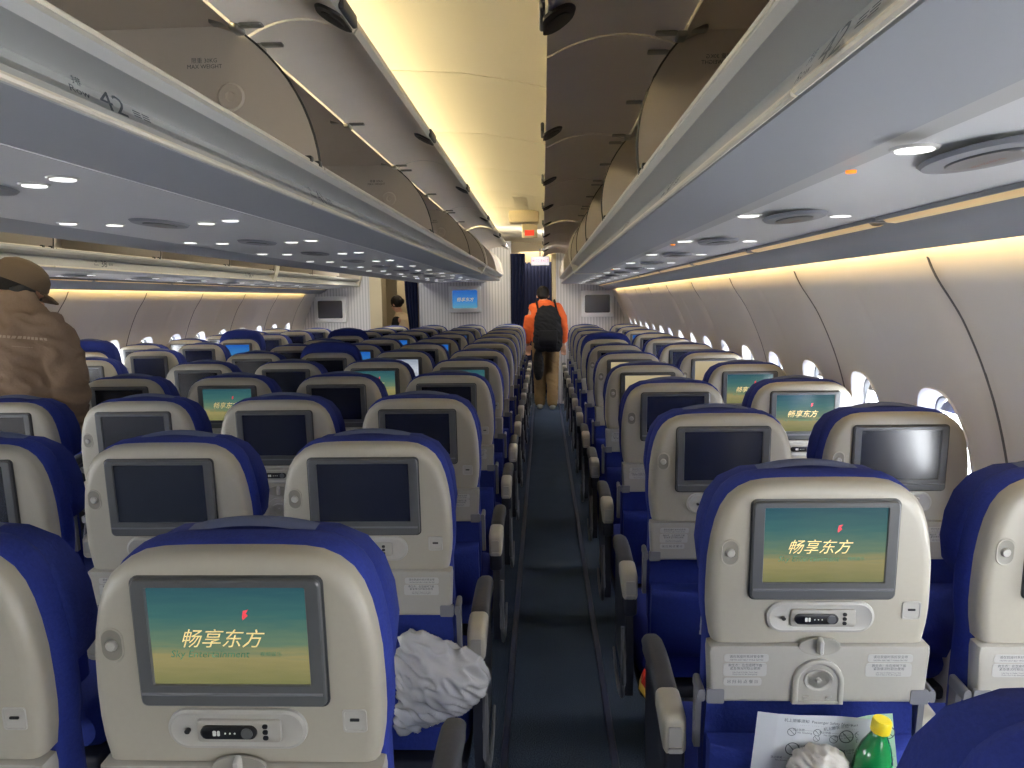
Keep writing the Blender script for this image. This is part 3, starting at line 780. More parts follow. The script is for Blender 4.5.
    b.loft([[(p[0], y, .630+p[1]) for p in rr(.028, .010, .003, 2)] for y in (.082, .073)], False, True)
    SM['armbtn'] = b.mesh('arm_buttons', 'light')
    b = MB(); b.box((0, .13, .585), (.042, .10, .08), .012)                  # dark joint under the cap
    b.loft([[(x, y, z) for y, z in ((.11, .56), (.16, .63), (.38, .66), (.44, .62), (.45, .46), (.42, .32), (.12, .28), (.09, .40))] for x in (-.012, .012)])
    SM['armside'] = b.mesh('side_panel', 'dark', True, 40)
    b = MB(); pts = [(0, .12, .50), (0, .10, .42), (0, .11, .33), (0, .17, .26), (0, .26, .235), (0, .36, .25), (0, .44, .29)]
    b.tube([(p[0], p[1], p[2]) for p in pts], [.012, .016, .016, .014, .012, .010, .007], 8); b.map(lambda x, y, z: (x*.55, y, z)); SM['armtrim'] = b.mesh('side_trim', 'bracket')
M['rlight_dim'] = mat('key print', rgb(225, 228, 220), .4)
seat_meshes()
KEEP_FAR = 6.2
def armrest(t, x, aisle, D):
    a = link('armrest', SM['armpad'], t); a.location = (x, 0, -.02)
    c = link('arm_cap', SM['armcap'], a)
    if D < 5: link('arm_buttons', SM['armbtn'], a)
    if aisle:
        s_ = link('side_panel', SM['armside'], t); s_.location.x = x
        s2 = link('side_trim', SM['armtrim'], t); s2.location.x = x+(-.018 if x < 0 else .018)
    return a
def seat(x, D, kind, label, group, left_arm, right_arm, raised=0, third=False):
    t = empty('passenger_seat', (x, D, 0), label, 'seat', group)
    link('back_shell', SM['shell'], t); link('screen_surround', SM['bezel'], t)
    sc = link('screen', SM['screen_'+kind], t)
    if kind == 'welcome': link('screen_lettering', SM['welcome_text'], sc)
    near = D < 4.5
    if D < KEEP_FAR:
        link('handset_pod', SM['pod'], t); hs = link('handset', SM['handset'], t); link('handset_keys', SM['keys'], hs)
        link('coat_hook', SM['hook'], t)
    tr = link('tray_table', SM['tray'], t)
    if near:
        link('socket', SM['socket'], t); link('cup_holder', SM['cup'], tr); link('tray_latch', SM['latch'], t)
        for p_ in ('pl1', 'pl2', 'pl3' if third else None, 'pl4', 'pl5'):
            if p_: link('placard', SM[p_], tr)
    for s_ in (-1, 1): link('tray_arm', SM['brk%d' % s_], t)
    link('back_cushion', SM['back'], t)
    h = link('headrest', SM['headrest'], t); hc = link('headrest_cover', SM['hcover'], h)
    if raised: h.location = (0, -sr*raised, cr_*raised)
    link('lower_back', SM['lower'], t)
    if D < KEEP_FAR: link('pocket', SM['pocket'], t)
    link('seat_cushion', SM['cushion'], t)
    link('leg', SM['leg1'], t); link('leg', SM['leg2'], t)
    if D < KEEP_FAR: link('seat_pan', SM['pan'], t)
    if left_arm: armrest(t, -.248 if left_arm == 2 else -.2425, left_arm == 2, D)
    if right_arm: armrest(t, .248 if right_arm == 2 else .2425, right_arm == 2, D)
    return t
NM = {'off': 'dark screen', 'welcome': 'green welcome screen', 'beige': 'beige screen', 'blue': 'blue screen', 'white': 'white screen'}
def lab(kind, where, k, extra=''):
    return '%s seat in %s, %s row from camera' % (extra if extra else NM[kind], where, ordw[k])
seats = {}
cnt_ = {}
def nth(col):
    cnt_[col] = cnt_.get(col, -1)+1; return cnt_[col]
# right pair
ra = {1: 'welcome', 4: 'beige', 5: 'beige'}; rw = {3: 'welcome', 4: 'welcome', 5: 'beige', 9: 'blue'}
for k in range(0, 12):
    D = 1.42+.81*(k-1) if k else .522
    kd = ra.get(k, 'off')
    rs = .045 if k == 7 else 0
    seats['ra', k] = seat(.499, D, kd, lab(kd, 'right aisle column', nth('ra'), 'raised headrest' if rs else ''), 'seats of the right block', 2, 1, rs, third=k in (1, 2))
    if k:
        kd = rw.get(k, 'off'); seats['rw', k] = seat(.985, D, kd, lab(kd, 'right window column', nth('rw')), 'seats of the right block', 0, 0, 0)
# centre block of four
cs = {(1, 1): 'welcome', (1, 5): 'welcome', (2, 5): 'welcome', (2, 6): 'white', (3, 4): 'welcome', (2, 8): 'blue', (3, 7): 'blue', (2, 10): 'blue', (3, 9): 'blue'}
cn = {1: 'centre block right aisle column', 2: 'centre block, second column from right aisle', 3: 'centre block, third column from right aisle', 4: 'centre block left aisle column'}
for k in range(1, 13):
    D = 1.015+.81*(k-1) if k > 1 else 1.028
    for c_, x in ((1, -.424 if k > 1 else -.428), (2, -.908), (3, -1.392), (4, -1.876)):
        if 544+(x+.30)*F/D < -20: continue
        kd = cs.get((c_, k), 'off'); rs = .06 if (c_, k) in ((3, 6), (4, 9)) else 0
        seats['c%d' % c_, k] = seat(x, D, kd, lab(kd, cn[c_], nth(cn[c_]), 'raised headrest' if rs else ''), 'seats of the centre block', 2 if c_ == 4 else 0, 2 if c_ == 1 else 1, rs)
# left pair
ls = {(1, 4): 'blue'}
for k in range(0, 8):
    D = 3.83+.81*k
    for c_, x in ((1, -2.745), (2, -3.230)):
        if 544+(x+.30)*F/D < -20: continue
        kd = ls.get((c_, k), 'off'); rs = .075 if (c_, k) in ((2, 2), (1, 4)) else 0
        seats['l%d' % c_, k] = seat(x, D, kd, lab(kd, 'left aisle column' if c_ == 1 else 'left window column', nth('l%d' % c_), 'raised headrest' if rs else ''), 'seats of the left block', 0, 2 if c_ == 1 else 1, rs)

# ------------------------------------------------------------------ bulkheads, doorways, monitors
def wallbox(name, x0, x1, y0, y1, z0, z1, mt, parent=None):
    b = MB(); b.box(((x0+x1)/2, (y0+y1)/2, (z0+z1)/2), (x1-x0, y1-y0, z1-z0)); return struct(name, b.mesh(name, mt, False), parent)
wallbox('wall_front_right', .185, 1.3, Y1, Y1+.05, 0, 2.3, 'bulk')
wallbox('wall_front_centre', -1.76, -.44, Y1, Y1+.05, 0, 2.3, 'bulk')
wallbox('wall_front_left', -3.60, -2.45, Y1, Y1+.05, 0, 2.3, 'bulk')
wallbox('trim_30', .13, .185, Y1-.02, Y1+.5, 0, 2.3, 'cream')
wallbox('trim_31', -2.45, -2.28, Y1-.03, Y1+.3, 0, 2.12, 'cream')
wallbox('wall_galley_side', 1.25, 1.3, Y1+.05, 13.6, 0, 2.4, 'cream'); wallbox('wall_galley_far_side', -3.65, -3.6, Y1+.05, 13.6, 0, 2.4, 'cream')
wallbox('wall_forward', -3.9, 1.4, 13.6, 13.65, 0, 2.4, 'cream')
wallbox('trim_32', -.46, .13, Y1+.9, Y1+.95, 2.02, 2.35, 'cream')
wallbox('wall_galley', -2.3, -2.0, 12.6, 12.65, 0, 2.3, 'cream')
wallbox('wall_rear', -3.6, 1.25, Y0-.02, Y0, 0, 2.4, 'cream')
def monitor(x, z, kd, label):
    t = empty('wall_monitor', (x, Y1, z), label, 'monitor', 'bulkhead monitors')
    b = MB(); b.loft([[(p[0], -d, p[1]) for p in rr(wd, ht, .02, 4)] for wd, ht, d in ((.46, .37, 0), (.46, .37, .035), (.445, .355, .045), (.36, .26, .045), (.35, .25, .030))], True, False)
    link('frame', b.mesh('frame', 'white'), t)
    b = MB(); b.quad((-.177, -.032, -.127), (.177, -.032, -.127), (.177, -.032, .127), (-.177, -.032, .127)); s_ = link('screen', b.mesh('screen', kd, False), t)
    if kd == 'blue_s': link('screen_lettering', remap(text_mesh('畅享东方', .06, 's_text', .3), lambda x, y, z: (x, -.034, y-.01)), s_)
monitor(.76, 1.41, 'screen_off', 'white framed monitor with dark screen on the right bulkhead')
monitor(-1.10, 1.50, 'blue_s', 'framed monitor with blue screen on the centre bulkhead')
monitor(-3.02, 1.38, 'screen_off', 'white framed monitor with dark screen on the left bulkhead')
M['navyb'] = mat('slate blue curtain', rgb(52, 60, 96), .9, .2, 0, .1, 60, .2)
def curtain(x0, x1, y, z0, z1, folds, label, taper=0, mt='curtain', amp=.03):
    b = MB(); rings = []
    for j in range(13):
        t_ = j/12; z = z0+(z1-z0)*t_; r = []
        for i in range(folds*8+1):
            s_ = i/(folds*8); q = 1-taper*(1-abs(2*t_-1))*.0
            xx = x0+(x1-x0)*s_; xm = (x0+x1)/2
            pinch = 1-taper*math.exp(-((z-1.05)/.35)**2)
            r.append((x0+(xx-x0)*pinch, y+amp*math.sin(2*PI*folds*s_)*(.7+.3*t_), z))
        rings.append(r)
    b.loft(rings, False, False, False)
    o = link('curtain', b.mesh('curtain', mt, True, 80)); tag(o, label, 'curtain'); 
    md = o.modifiers.new('thickness', 'SOLIDIFY'); md.thickness = .006
    return o
curtain(-.45, -.25, Y1-.06, .05, 2.12, 4, 'dark navy curtain drawn aside on the left of the right aisle doorway', .25)
curtain(-.36, .13, Y1+.9, .05, 2.04, 9, 'blue pleated curtain hanging closed beyond the right aisle doorway', 0, 'navyb', .02)
curtain(-1.76, -1.94, Y1-.06, .05, 2.06, 4, 'dark navy curtain beside the left aisle doorway', .3)
# signs over the doorway
t = empty('exit_sign', (-.035, Y1+.08, 2.02), 'small white lit exit sign hanging over the right aisle doorway', 'sign')
b = MB(); b.box((0, 0, 0), (.26, .03, .13), .008); link('housing', b.mesh('housing', M['signw'] if 'signw' in M else 'white'), t)
M['signw'] = mat('lit sign face', rgb(225, 228, 240), .5, emit=rgb(220, 224, 240), es=.7)
b = MB(); b.quad((-.12, -.0165, -.055), (.12, -.0165, -.055), (.12, -.0165, .055), (-.12, -.0165, .055)); f_ = link('sign_face', b.mesh('face', 'signw', False), t)
link('lettering', remap(text_mesh('出口 EXIT', .055, 'red'), lambda x, y, z: (x, -.018, y)), t)
b = MB(); b.box((0, 0, .11), (.02, .02, .12)); link('bracket', b.mesh('bracket', 'bracket', False), t)
t = empty('ceiling_sign', (-.14, 9.0, 2.22), 'cream ceiling box with red lit sign near the forward end', 'sign')
b = MB(); b.box((0, 0, .03), (.17, .06, .17), .01); link('housing', b.mesh('housing', 'cream'), t)
b = MB(); b.quad((-.055, -.032, -.03), (.05, -.032, -.03), (.05, -.032, .03), (-.055, -.032, .03)); link('lens', b.mesh('lens', 'red', False), t)
t = empty('ceiling_hatch', (-.17, 7.6, 2.235), 'beige rectangular ceiling box ahead of the red sign', 'ceiling box')
b = MB(); b.box((0, 0, .02), (.28, .20, .11), .012); link('housing', b.mesh('housing', 'cream'), t)
b = MB(); b.box((0, -.55, .085), (.14, .9, .012), .004); link('cover_plate', b.mesh('cover', 'ceiling'), t)

# ------------------------------------------------------------------ organic shapes
def organic(name, b, mt, voxel=.008, smooth=3, disp=0, dscale=.1):
    me = b.mesh('tmp', mt); o = bpy.data.objects.new('tmp', me); COL.objects.link(o)
    md = o.modifiers.new('r', 'REMESH'); md.mode = 'VOXEL'; md.voxel_size = voxel; md.use_smooth_shade = True
    ms = o.modifiers.new('s', 'SMOOTH'); ms.iterations = smooth
    dg = bpy.context.evaluated_depsgraph_get(); m2 = bpy.data.meshes.new_from_object(o.evaluated_get(dg))
    bpy.data.objects.remove(o); bpy.data.meshes.remove(me); m2.name = name
    m2.materials.clear(); m2.materials.append(M[mt])
    if disp:
        ns = [tuple(v.normal) for v in m2.vertices]
        for v, nn in zip(m2.vertices, ns):
            q = v.co*(1/dscale); d = (1-abs(noise.noise(Vector((q.x*.8, q.y*.8, q.z*1.5+q.x*.7))))*2.2)*disp
            v.co += Vector(nn)*d
    for p in m2.polygons: p.use_smooth = True
    return m2
def limb(b, pts, rad, n=12):
    b.tube(pts, rad, n)
    for p, r in ((pts[0], rad[0]), (pts[-1], rad[-1])): ball(b, p, (r, r, r))
def ball(b, c, r, n=14, rot=None):
    rings = []
    for i in range(1, n//2+1):
        a = PI*i/(n//2+1); rings.append([Vector((r[0]*math.sin(a)*math.cos(2*PI*k/n), r[1]*math.sin(a)*math.sin(2*PI*k/n), r[2]*math.cos(a))) for k in range(n)])
    if rot is not None: rings = [[rot @ p for p in q] for q in rings]
    b.loft([[Vector(c)+p for p in q] for q in rings])
def eloft(b, rows, n=24, rot=0):
    """stacked ellipses: (x, y, z, half width, half depth)"""
    c, s_ = math.cos(rot), math.sin(rot)
    b.loft([[(x+a*math.cos(2*PI*k/n)*c-d*math.sin(2*PI*k/n)*s_, y+a*math.cos(2*PI*k/n)*s_+d*math.sin(2*PI*k/n)*c, z) for k in range(n)] for x, y, z, a, d in rows])
def head(b, c, yaw, pitch, s_=1):
    """head with jaw, nose, brow and ears; faces +y before turning"""
    R = Matrix.Rotation(yaw, 3, 'Z') @ Matrix.Rotation(pitch, 3, 'X'); c = Vector(c)
    def at(x, y, z): return c+R @ Vector((x*s_, y*s_, z*s_))
    ball(b, at(0, -.01, .03), (.076*s_, .096*s_, .095*s_), 18, R)
    ball(b, at(0, .022, -.045), (.056*s_, .066*s_, .072*s_), 14, R)
    ball(b, at(0, .098, -.022), (.012*s_, .018*s_, .022*s_), 8, R)
    ball(b, at(0, .072, -.068), (.024*s_, .018*s_, .010*s_), 8, R)
    for q in (-1, 1): ball(b, at(.078*q, -.002, -.01), (.010*s_, .018*s_, .032*s_), 8, R); ball(b, at(.03*q, .075, .016), (.020*s_, .014*s_, .010*s_), 8, R)
    return R, at
def face(at, root, R):
    for q in (-1, 1):
        b = MB(); ball(b, at(.030*q, .082, -.002), (.011, .006, .006), 8, R); mk('eye', b.mesh('eye', 'black'), root)
def hand(b, w_, d, side):
    """palm and five curled fingers; w_ wrist point, d direction of the hand"""
    w_ = Vector(w_); d = Vector(d).normalized(); a = d.cross(Vector((0, 0, 1))).normalized(); u = a.cross(d)
    ball(b, w_+d*.045, (.040, .048, .018), 10, Matrix((a, d, u)).transposed())
    for i, L in enumerate((.070, .080, .074, .058)):
        p = w_+d*.080+a*(.030-.020*i); limb(b, [p, p+d*L*.5-u*.004, p+d*L*.8-u*.022, p+d*L*.85-u*.040], [.0095, .009, .0085, .008], 8)
    p = w_+d*.025+a*.034*side; limb(b, [p, p+a*.022*side+d*.022-u*.006, p+a*.022*side+d*.048-u*.016], [.012, .010, .009], 8)
M['skin'] = mat('skin', rgb(206, 160, 132), .55, .4, 0, .05, 50)
M['hair'] = mat('black hair', rgb(24, 20, 18), .7, .3, 0, .3, 200, .4)
M['jacket'] = mat('brown jacket cloth', rgb(132, 112, 94), .9, .2, 0, .10, 120, .4)
M['cap_cloth'] = mat('brown cap cloth', rgb(98, 84, 68), .9, .2, 0, .08, 160, .3)
M['jeans'] = mat('dark trousers', rgb(40, 42, 50), .9, .2, 0, .1, 100, .2)
M['khaki'] = mat('khaki trousers', rgb(150, 124, 88), .9, .2, 0, .1, 80, .3)
M['orangec'] = mat('orange jacket cloth', rgb(226, 104, 52), .8, .3, 0, .08, 80, .3)
M['pack'] = mat('black backpack cloth', rgb(26, 26, 28), .8, .3, 0, .15, 100, .4)
M['vest'] = mat('cream vest cloth', rgb(226, 200, 158), .8, .3, 0, .05, 60, .2)
M['shoe'] = mat('shoe', rgb(60, 58, 56), .6); M['sole'] = mat('pale shoe', rgb(200, 196, 188), .6)

# ---- man in the brown jacket standing in the left aisle, looking down to his right
px, py = -2.155, 3.12
man = empty('person', (px, py, 0), 'person in brown jacket and brown cap standing in the left aisle, looking down', 'person')
b = MB()
HC = (px+.030, py+.055, 1.560)
Rh, at = head(b, HC, math.radians(-42), math.radians(-26))
limb(b, [(px, py, 1.40), (px+.01, py+.02, 1.50), (HC[0], HC[1]-.01, 1.56)], [.06, .058, .055])
eloft(b, [(px, py, .86, .15, .10), (px, py, 1.1, .15, .10), (px, py, 1.35, .17, .10), (px, py, 1.42, .08, .06)])
for q in (-1, 1):
    limb(b, [(px+.19*q, py, 1.36), (px+.225*q, py+.03, 1.12), (px+.20*q, py+.20, .94)], [.05, .042, .030]); hand(b, (px+.20*q, py+.21, .935), (-.1*q, 1, -.25), -q)
    limb(b, [(px-.03+.09*q, py, .86), (px-.09+.10*q, py+.01, .48), (px-.11+.10*q, py, .08)], [.085, .055, .04]); limb(b, [(px-.11+.10*q, py, .05), (px-.11+.11*q, py+.15, .035)], [.035, .03])
body = link('body', organic('body', b, 'skin', .007, 2), man); body.matrix_parent_inverse = Matrix.Translation((-px, -py, 0))
def mk(name, me, root, label=None):
    o = link(name, me, root, label); o.matrix_parent_inverse = root.matrix_world.inverted() if False else Matrix.Translation(-root.location); return o
b = MB()
eloft(b, [(px, py, .84, .215, .145), (px, py, .90, .225, .155), (px, py+.005, 1.05, .215, .15), (px, py, 1.22, .225, .15), (px, py-.005, 1.34, .238, .145), (px, py-.005, 1.41, .225, .125), (px+.005, py, 1.455, .175, .105), (px+.01, py+.01, 1.495, .125, .09), (px+.015, py+.02, 1.535, .088, .080), (px+.018, py+.022, 1.555, .08, .074)], 32)
for q in (-1, 1): limb(b, [(px+.170*q, py, 1.395), (px+.215*q, py+.0, 1.30), (px+.235*q, py+.02, 1.12), (px+.23*q, py+.10, 1.0), (px+.205*q, py+.19, .945)], [.085, .082, .070, .060, .048], 14)
mk('jacket', organic('jacket', b, 'jacket', .009, 4, .015, .07), man)
b = MB()
for q in (-1, 1): limb(b, [(px-.02+.09*q, py, .88), (px-.09+.10*q, py+.01, .48), (px-.11+.10*q, py, .09)], [.105, .085, .07], 12)
mk('trousers', organic('trousers', b, 'jeans', .012, 3, .004), man)
for q in (-1, 1):
    b = MB(); limb(b, [(px-.11+.10*q, py-.03, .05), (px-.11+.11*q, py+.16, .04)], [.045, .04]); mk('shoe', organic('shoe', b, 'shoe', .01, 2), man)
# scarf-like dark collar, hair, cap
b = MB(); eloft(b, [(px+.02, py+.02, 1.50, .078, .072), (px+.03, py+.03, 1.555, .080, .076), (px+.045, py+.045, 1.585, .070, .070)]); mk('collar', organic('collar', b, 'black', .008, 2), man)
b = MB(); ball(b, at(0, -.025, .020), (.083, .090, .092), 18, Rh); ball(b, at(0, -.045, -.025), (.080, .062, .068), 14, Rh); mk('hair', organic('hair', b, 'hair', .008, 1, .003, .02), man)
b = MB()
rings = []
for i, (z, a) in enumerate(((.018, 1.0), (.040, 1.03), (.075, .97), (.105, .78), (.124, .48), (.131, .12))):
    rings.append([at(.090*a*math.cos(2*PI*k/28), -.008+.108*a*math.sin(2*PI*k/28), z) for k in range(28)])
b.loft(rings, False, True); 
rings = []
for i in range(9):
    t_ = -1+2*i/8; rings.append([at(.078*t_, .085*math.sqrt(max(0, 1-.55*t_*t_))+d, .030-.010*t_*t_-dz) for d, dz in ((0, 0), (.035, .004), (.070*(1-.45*t_*t_), .016), (.070*(1-.45*t_*t_), .021), (.035, .010), (0, .007))])
b.loft(rings, True, True)
mk('cap', b.mesh('cap', 'cap_cloth', True, 50), man)
b = MB(); b.loft([[at(x, -.106+.9*x*x, z) for x in [-.045+.09*i/8 for i in range(9)]] for z in (.020, .034)], False, False, False); mk('cap_strap', b.mesh('cap_strap', 'trim'), man, 'pale cap strap') 
# pale print across the shoulder blades
M['print'] = mat('pale print', rgb(168, 150, 130), .9)
from mathutils.bvhtree import BVHTree
jk = [c for c in man.children if c.name.startswith('jacket')][0].data
bvh = BVHTree.FromPolygons([v.co.copy() for v in jk.vertices], [tuple(p.vertices) for p in jk.polygons])
def onback(x, y, z):
    X, Z = px+.150+x, 1.372+y-x*.12; h = bvh.ray_cast(Vector((X, py-1, Z)), Vector((0, 1, 0)))
    return (X, (h[0].y if h[0] else py-.15)-.003, Z)
for t_, sz, dz in (('SERVICE', .020, 0), ('-------------', .016, -.028)): mk('back_print', remap(text_mesh(t_, sz, 'print'), lambda x, y, z: onback(x, y+dz, z)), man) if t_[0] == '-' else None
tb = MB()
for q in range(11): tb.quad(*[onback(-.075+.014*q+dx, dz, 0) for dx, dz in ((0, 0), (.010, 0), (.010, .010), (0, .010))])
mk('back_print', tb.mesh('back_print', 'print', False), man)
face(at, man, Rh)

# ---- person in orange jacket with a backpack, walking away down the right aisle
px, py = .03, 10.70
wk = empty('person', (px, py, 0), 'person in orange jacket and khaki trousers walking away down the right aisle', 'person')
b = MB(); R2, at2 = head(b, (px-.03, py+.13, 1.53), 0, math.radians(-25))
limb(b, [(px, py+.03, 1.36), (px-.02, py+.09, 1.46)], [.06, .055])
eloft(b, [(px, py, .85, .14, .10), (px, py, 1.1, .14, .10), (px, py+.02, 1.34, .16, .10), (px, py+.03, 1.40, .08, .06)])
for q in (-1, 1):
    limb(b, [(px+.17*q, py+.02, 1.34), (px+.235*q, py, 1.10), (px+.24*q, py+.08, .90)], [.05, .042, .032]); hand(b, (px+.24*q, py+.085, .88), (0, .4, -1), -q)
    limb(b, [(px+.08*q, py, .85), (px+.09*q, py+.06-.02*q, .47), (px+.085*q, py-.05*q, .08)], [.08, .055, .04])
mk('body', organic('body', b, 'skin', .008, 2), wk)
b = MB(); eloft(b, [(px, py, .92, .19, .13), (px, py, 1.1, .19, .13), (px, py+.01, 1.28, .20, .13), (px, py+.02, 1.38, .19, .11), (px, py+.03, 1.43, .12, .09), (px-.01, py+.06, 1.47, .07, .07)])
for q in (-1, 1): limb(b, [(px+.15*q, py+.02, 1.365), (px+.215*q, py, 1.24), (px+.24*q, py, 1.09), (px+.243*q, py+.06, .94)], [.075, .07, .06, .05], 12)
mk('jacket', organic('jacket', b, 'orangec', .011, 3, .006, .08), wk)
b = MB()
for q in (-1, 1): limb(b, [(px+.08*q, py, .90), (px+.085*q, py+.05-.02*q, .48), (px+.085*q, py-.05*q, .10)], [.11, .085, .07], 12)
mk('trousers', organic('trousers', b, 'khaki', .011, 3, .005), wk)
for q in (-1, 1):
    b = MB(); limb(b, [(px+.085*q, py-.05*q-.03, .05), (px+.09*q, py-.05*q+.15, .042)], [.045, .04]); mk('shoe', organic('shoe', b, 'sole', .01, 2), wk)
b = MB(); ball(b, at2(0, -.02, .030), (.086, .10, .098), 16, R2); ball(b, at2(0, -.06, -.02), (.07, .05, .06), 12, R2); mk('hair', organic('hair', b, 'hair', .009, 1, .004, .03), wk)
face(at2, wk, R2)
bp = empty('backpack', (px+.03, py-.20, .80), 'large black backpack worn by the person in the orange jacket', 'backpack')
b = MB(); 
eloft(b, [(px+.03, py-.21, .80, .15, .06), (px+.03, py-.22, .86, .185, .09), (px+.03, py-.22, 1.05, .19, .10), (px+.03, py-.21, 1.25, .17, .09), (px+.02, py-.19, 1.36, .12, .07), (px+.02, py-.18, 1.40, .06, .04)], 20)
mk('bag_body', organic('bag_body', b, 'pack', .01, 3, .008, .07), bp)
b = MB(); eloft(b, [(px+.03, py-.31, .88, .12, .02), (px+.03, py-.325, .95, .13, .035), (px+.03, py-.32, 1.08, .12, .03)], 16); mk('front_pocket', organic('front_pocket', b, 'pack', .01, 2), bp)
for q in (-1, 1):
    b = MB(); b.tube([(px+.03+.12*q, py-.14, 1.32), (px+.12*q, py-.04, 1.47), (px+.12*q, py+.12, 1.40), (px+.15*q, py+.13, 1.15), (px+.16*q, py-.12, .92)], .014, 8); mk('shoulder_strap', b.mesh('strap', 'pack'), bp)
b = MB(); ball(b, (px-.10, py-.12, .62), (.07, .07, .22), 14)
o = link('shoulder_bag', organic('shoulder_bag', b, 'pack', .01, 2, .006, .06)); tag(o, 'dark bag hanging beside the left leg of the orange jacket person', 'bag')

# ---- cabin crew in cream vest beyond the left doorway
px, py = -2.16, 11.9
cr = empty('person', (px, py, 0), 'person in cream vest with black hair bending in the left doorway', 'person')
b = MB(); R2, at2 = head(b, (px-.02, py-.02, 1.44), math.radians(60), math.radians(-20), .95)
limb(b, [(px+.03, py, 1.26), (px, py, 1.36)], [.05, .048])
eloft(b, [(px, py, .85, .12, .12), (px+.05, py, 1.05, .12, .12), (px+.04, py, 1.22, .12, .13), (px+.03, py, 1.28, .07, .08)])
for q in (-1, 1): limb(b, [(px+.02, py+.14*q, 1.20), (px-.06, py+.17*q, 1.0), (px-.24, py+.12*q, .96)], [.045, .038, .028]); hand(b, (px-.25, py+.12*q, .955), (-1, 0, -.2), q)
for q in (-1, 1): limb(b, [(px, py+.07*q, .86), (px, py+.08*q, .46), (px, py+.08*q, .06)], [.08, .05, .04]); limb(b, [(px, py+.08*q, .045), (px-.13, py+.08*q, .035)], [.035, .028])
mk('body', organic('body', b, 'skin', .008, 2), cr)
b = MB(); eloft(b, [(px, py, .84, .15, .14), (px+.04, py, .98, .155, .145), (px+.07, py, 1.10, .15, .15), (px+.06, py, 1.22, .14, .15), (px+.04, py, 1.29, .09, .10), (px+.02, py, 1.32, .06, .06)]); mk('vest', organic('vest', b, 'vest', .01, 3, .005), cr)
b = MB(); limb(b, [(px-.01, py-.13, 1.20), (px-.07, py-.19, 1.03), (px-.22, py-.15, .965)], [.065, .055, .04]); limb(b, [(px-.01, py+.13, 1.20), (px-.07, py+.18, 1.02), (px-.22, py+.14, .96)], [.06, .052, .04]); mk('sleeves', organic('sleeves', b, 'pack', .01, 2), cr)
b = MB()
for q in (-1, 1): limb(b, [(px, py+.07*q, .86), (px, py+.08*q, .46), (px, py+.08*q, .12)], [.11, .08, .07])
mk('trousers', organic('trousers', b, 'jeans', .012, 3), cr)
b = MB(); ball(b, at2(0, -.02, .035), (.086, .10, .098), 16, R2); ball(b, at2(0, -.10, .01), (.05, .05, .05), 12, R2); mk('hair', organic('hair', b, 'hair', .009, 1, .003, .03), cr)
face(at2, cr, R2)

# ------------------------------------------------------------------ things in and on the seats
SX, SY = .499, 1.42
# safety card in the front right seat's pocket
def pf(cx, sy, tilt=0, lean=-.12, y0=-.02, z0=.56):
    c_, s_ = math.cos(tilt), math.sin(tilt)
    return lambda x, z, d=0: (cx+x*c_-z*s_, sy+y0+lean*(z-.0)-d, z0+x*s_+z*c_)
def card(cx, sy, wd, ht, tilt, label, name='safety_card', icons=True, y0=-.02, z0=.56, extra_txt=True):
    f = pf(cx, sy, tilt, -.10, y0, z0); b = MB(); n = 6
    b.loft([[f(-wd/2+wd*i/n, z, .004*math.sin(i*1.1)) for i in range(n+1)] for z in (-.04, ht*.3, ht*.65, ht)], False, False, False)
    mes = [(b.mesh('card', 'paper', False), 0)]
    def T(body, size, x0, z0_): mes.append((remap(text_mesh(body, size, 'ink'), lambda x, y, z: f(x+x0, y+z0_, .0065)), 1))
    if icons:
        T('机上旅客须知  Passenger Safety Notice', .0075, 0, ht-.010)
        T('· · · · ·   · · · ·  · · · · · · · ·', .0065, 0, ht-.018)
        for x0, z0_, r in ((-.045, ht-.032, .008), (.0, ht-.030, .007), (.0, ht-.042, .006), (.052, ht-.034, .013), (-.040, ht-.066, .013)):
            rg = MB(); rg.loft([[f(x0+q*math.cos(2*PI*k/20), z0_+q*math.sin(2*PI*k/20), .0068) for k in range(21)] for q in (r, r*.86)], False, False, False)
            rg.quad(f(x0-r*.68, z0_+r*.62, .007), f(x0-r*.60, z0_+r*.70, .007), f(x0+r*.68, z0_-r*.62, .007), f(x0+r*.60, z0_-r*.70, .007)); mes.append((rg.mesh('icon', 'ink', False), 1))
        for x0, z0_ in ((-.022, ht-.030), (.025, ht-.032), (-.01, ht-.062), (.02, ht-.064), (-.055, ht-.088), (.0, ht-.090), (.045, ht-.086)):
            T('禁止吸烟 ————\nNo Smoking', .0052, x0, z0_)
    me = join_meshes('card', mes, ['paper', 'ink']); o = link(name, me); tag(o, label, 'card' if icons else 'paper'); 
    return o
card(.475, SY, .215, .150, math.radians(-4), 'white printed safety card with icons in the pocket below the front right seat', z0=.598, y0=-.025)
o = card(.580, SY, .13, .155, math.radians(9), 'pale green printed leaflet behind the green bottle', 'leaflet', True, y0=-.015, z0=.585)
M['green_paper'] = mat('pale green paper', rgb(176, 208, 184), .8, .2, 0, .15, 12)
o.data.materials[0] = M['green_paper']
for (cx, sy, wd, ht, tl, lb) in ((-.50, 1.825, .12, .145, 2, 'white paper in the pocket above the plastic bag'), (.49, 2.23, .10, .15, -3, 'white leaflet in the pocket of the right aisle seat just ahead of the bottle'), (.985, 2.23, .12, .14, 2, 'white leaflet in the seat pocket of the right window column, second row'), (.47, 3.04, .10, .14, -2, 'small white leaflet in the seat pocket of the right aisle column, fourth row')):
    card(cx, sy, wd, ht, math.radians(tl), lb, 'leaflet', False, z0=.57, y0=-.012)
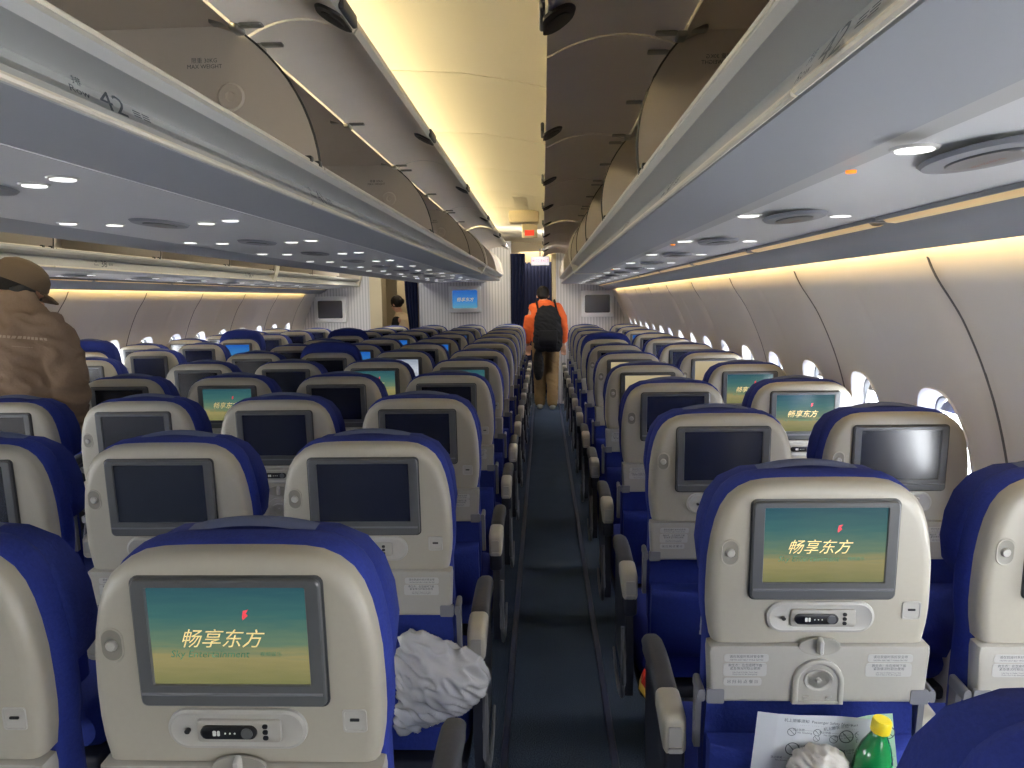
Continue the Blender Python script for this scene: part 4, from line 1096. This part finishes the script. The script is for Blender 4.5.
# green bottle
bt = empty('soda_bottle', (.553, SY-.062, .548), 'green plastic soda bottle with yellow cap in the front right seat pocket', 'bottle')
bt.rotation_euler = (math.radians(6), math.radians(7), 0)
M['greenp'] = mat('green bottle plastic', rgb(30, 150, 80), .12, .6, trans=.35)
M['yellow'] = mat('yellow cap', rgb(232, 208, 40), .4)
b = MB(); P_ = [(.020, 0), (.029, .004), (.031, .02), (.030, .05), (.031, .09), (.0325, .12), (.031, .145), (.025, .168), (.017, .185), (.0125, .196), (.012, .205)]
b.loft([[(r*math.cos(2*PI*k/28), r*math.sin(2*PI*k/28), z) for k in range(28)] for r, z in P_]); link('bottle_body', b.mesh('bottle_body', 'greenp', True, 60), bt)
b = MB(); b.loft([[(r*(1+.03*(k % 2))*math.cos(2*PI*k/40), r*(1+.03*(k % 2))*math.sin(2*PI*k/40), z) for k in range(40)] for r, z in ((.0155, .198), (.016, .200), (.016, .218), (.0145, .221))]); link('bottle_cap', b.mesh('bottle_cap', 'yellow', True, 40), bt)
b = MB(); b.loft([[(.0325*math.cos(2*PI*k/28), .0325*math.sin(2*PI*k/28), z) for k in range(28)] for z in (.055, .118)], False, False)
M['glabel'] = mat('green label', rgb(28, 120, 62), .4)
lb_ = link('bottle_label', b.mesh('bottle_label', 'glabel'), bt)
def wrap(x, y, z): a = -PI/2+x/.033; return (.0332*math.cos(a), .0332*math.sin(a), .088+y)
M['wtext'] = mat('white lettering', rgb(235, 240, 235), .5)
link('label_lettering', remap(text_mesh('Sprite', .034, 'wtext', .2), wrap), lb_)
# crumpled napkin
M['tissue'] = mat('crumpled plastic wrap', rgb(190, 186, 180), .45, .5, 0, .12, 60)
b = MB(); ball(b, (0, 0, 0), (.050, .030, .040), 16); me = organic('wrap', b, 'tissue', .004, 1, .009, .018)
o = link('crumpled_wrapper', me); o.location = (.480, SY-.065, .660); tag(o, 'crumpled grey-white wrapper beside the green bottle', 'wrapper')
# plastic bag slung by the front left seats
M['bagp'] = mat('thin white plastic', rgb(196, 198, 201), .25, .7, alpha=.66)
b = MB(); n = 28
for rows in ([(-.31, 1.755, .735, .016, .010), (-.295, 1.75, .715, .045, .018), (-.255, 1.745, .69, .088, .032), (-.238, 1.735, .65, .100, .045), (-.24, 1.735, .61, .095, .045), (-.265, 1.735, .57, .075, .035), (-.305, 1.735, .54, .040, .02), (-.325, 1.735, .515, .018, .012)],):
    eloft(b, rows, n)
me = organic('bag', b, 'bagp', .004, 1, .013, .030)
o = link('plastic_bag', me); tag(o, 'crumpled white plastic bag hanging beside the aisle arm of the front centre seat', 'plastic bag')
# red and yellow snack packet by the right aisle arm
sp = MB(); sp.cur = 0; sp.loft([[(-.0, -.03, 0), (.012, 0, -.002), (0, .03, 0), (-.010, 0, .002)], [(-.002, -.03, .022), (.014, 0, .02), (0, .03, .024), (-.010, 0, .022)]], True, True)
sp.cur = 1; sp.loft([[(-.002, -.03, .022), (.014, 0, .02), (0, .03, .024), (-.010, 0, .022)], [(0, -.028, .042), (.008, 0, .040), (0, .028, .044), (-.006, 0, .042)]], False, True)
M['redp'] = mat('red foil', rgb(190, 40, 30), .3); M['yelp'] = mat('yellow foil', rgb(225, 190, 80), .3)
o = link('snack_packet', sp.mesh('packet', ['yelp', 'redp'], False)); o.location = (.236, 1.90, .53); o.rotation_euler = (.3, .2, .2); tag(o, 'small red and yellow snack packet tucked at the right aisle arm panel', 'packet')
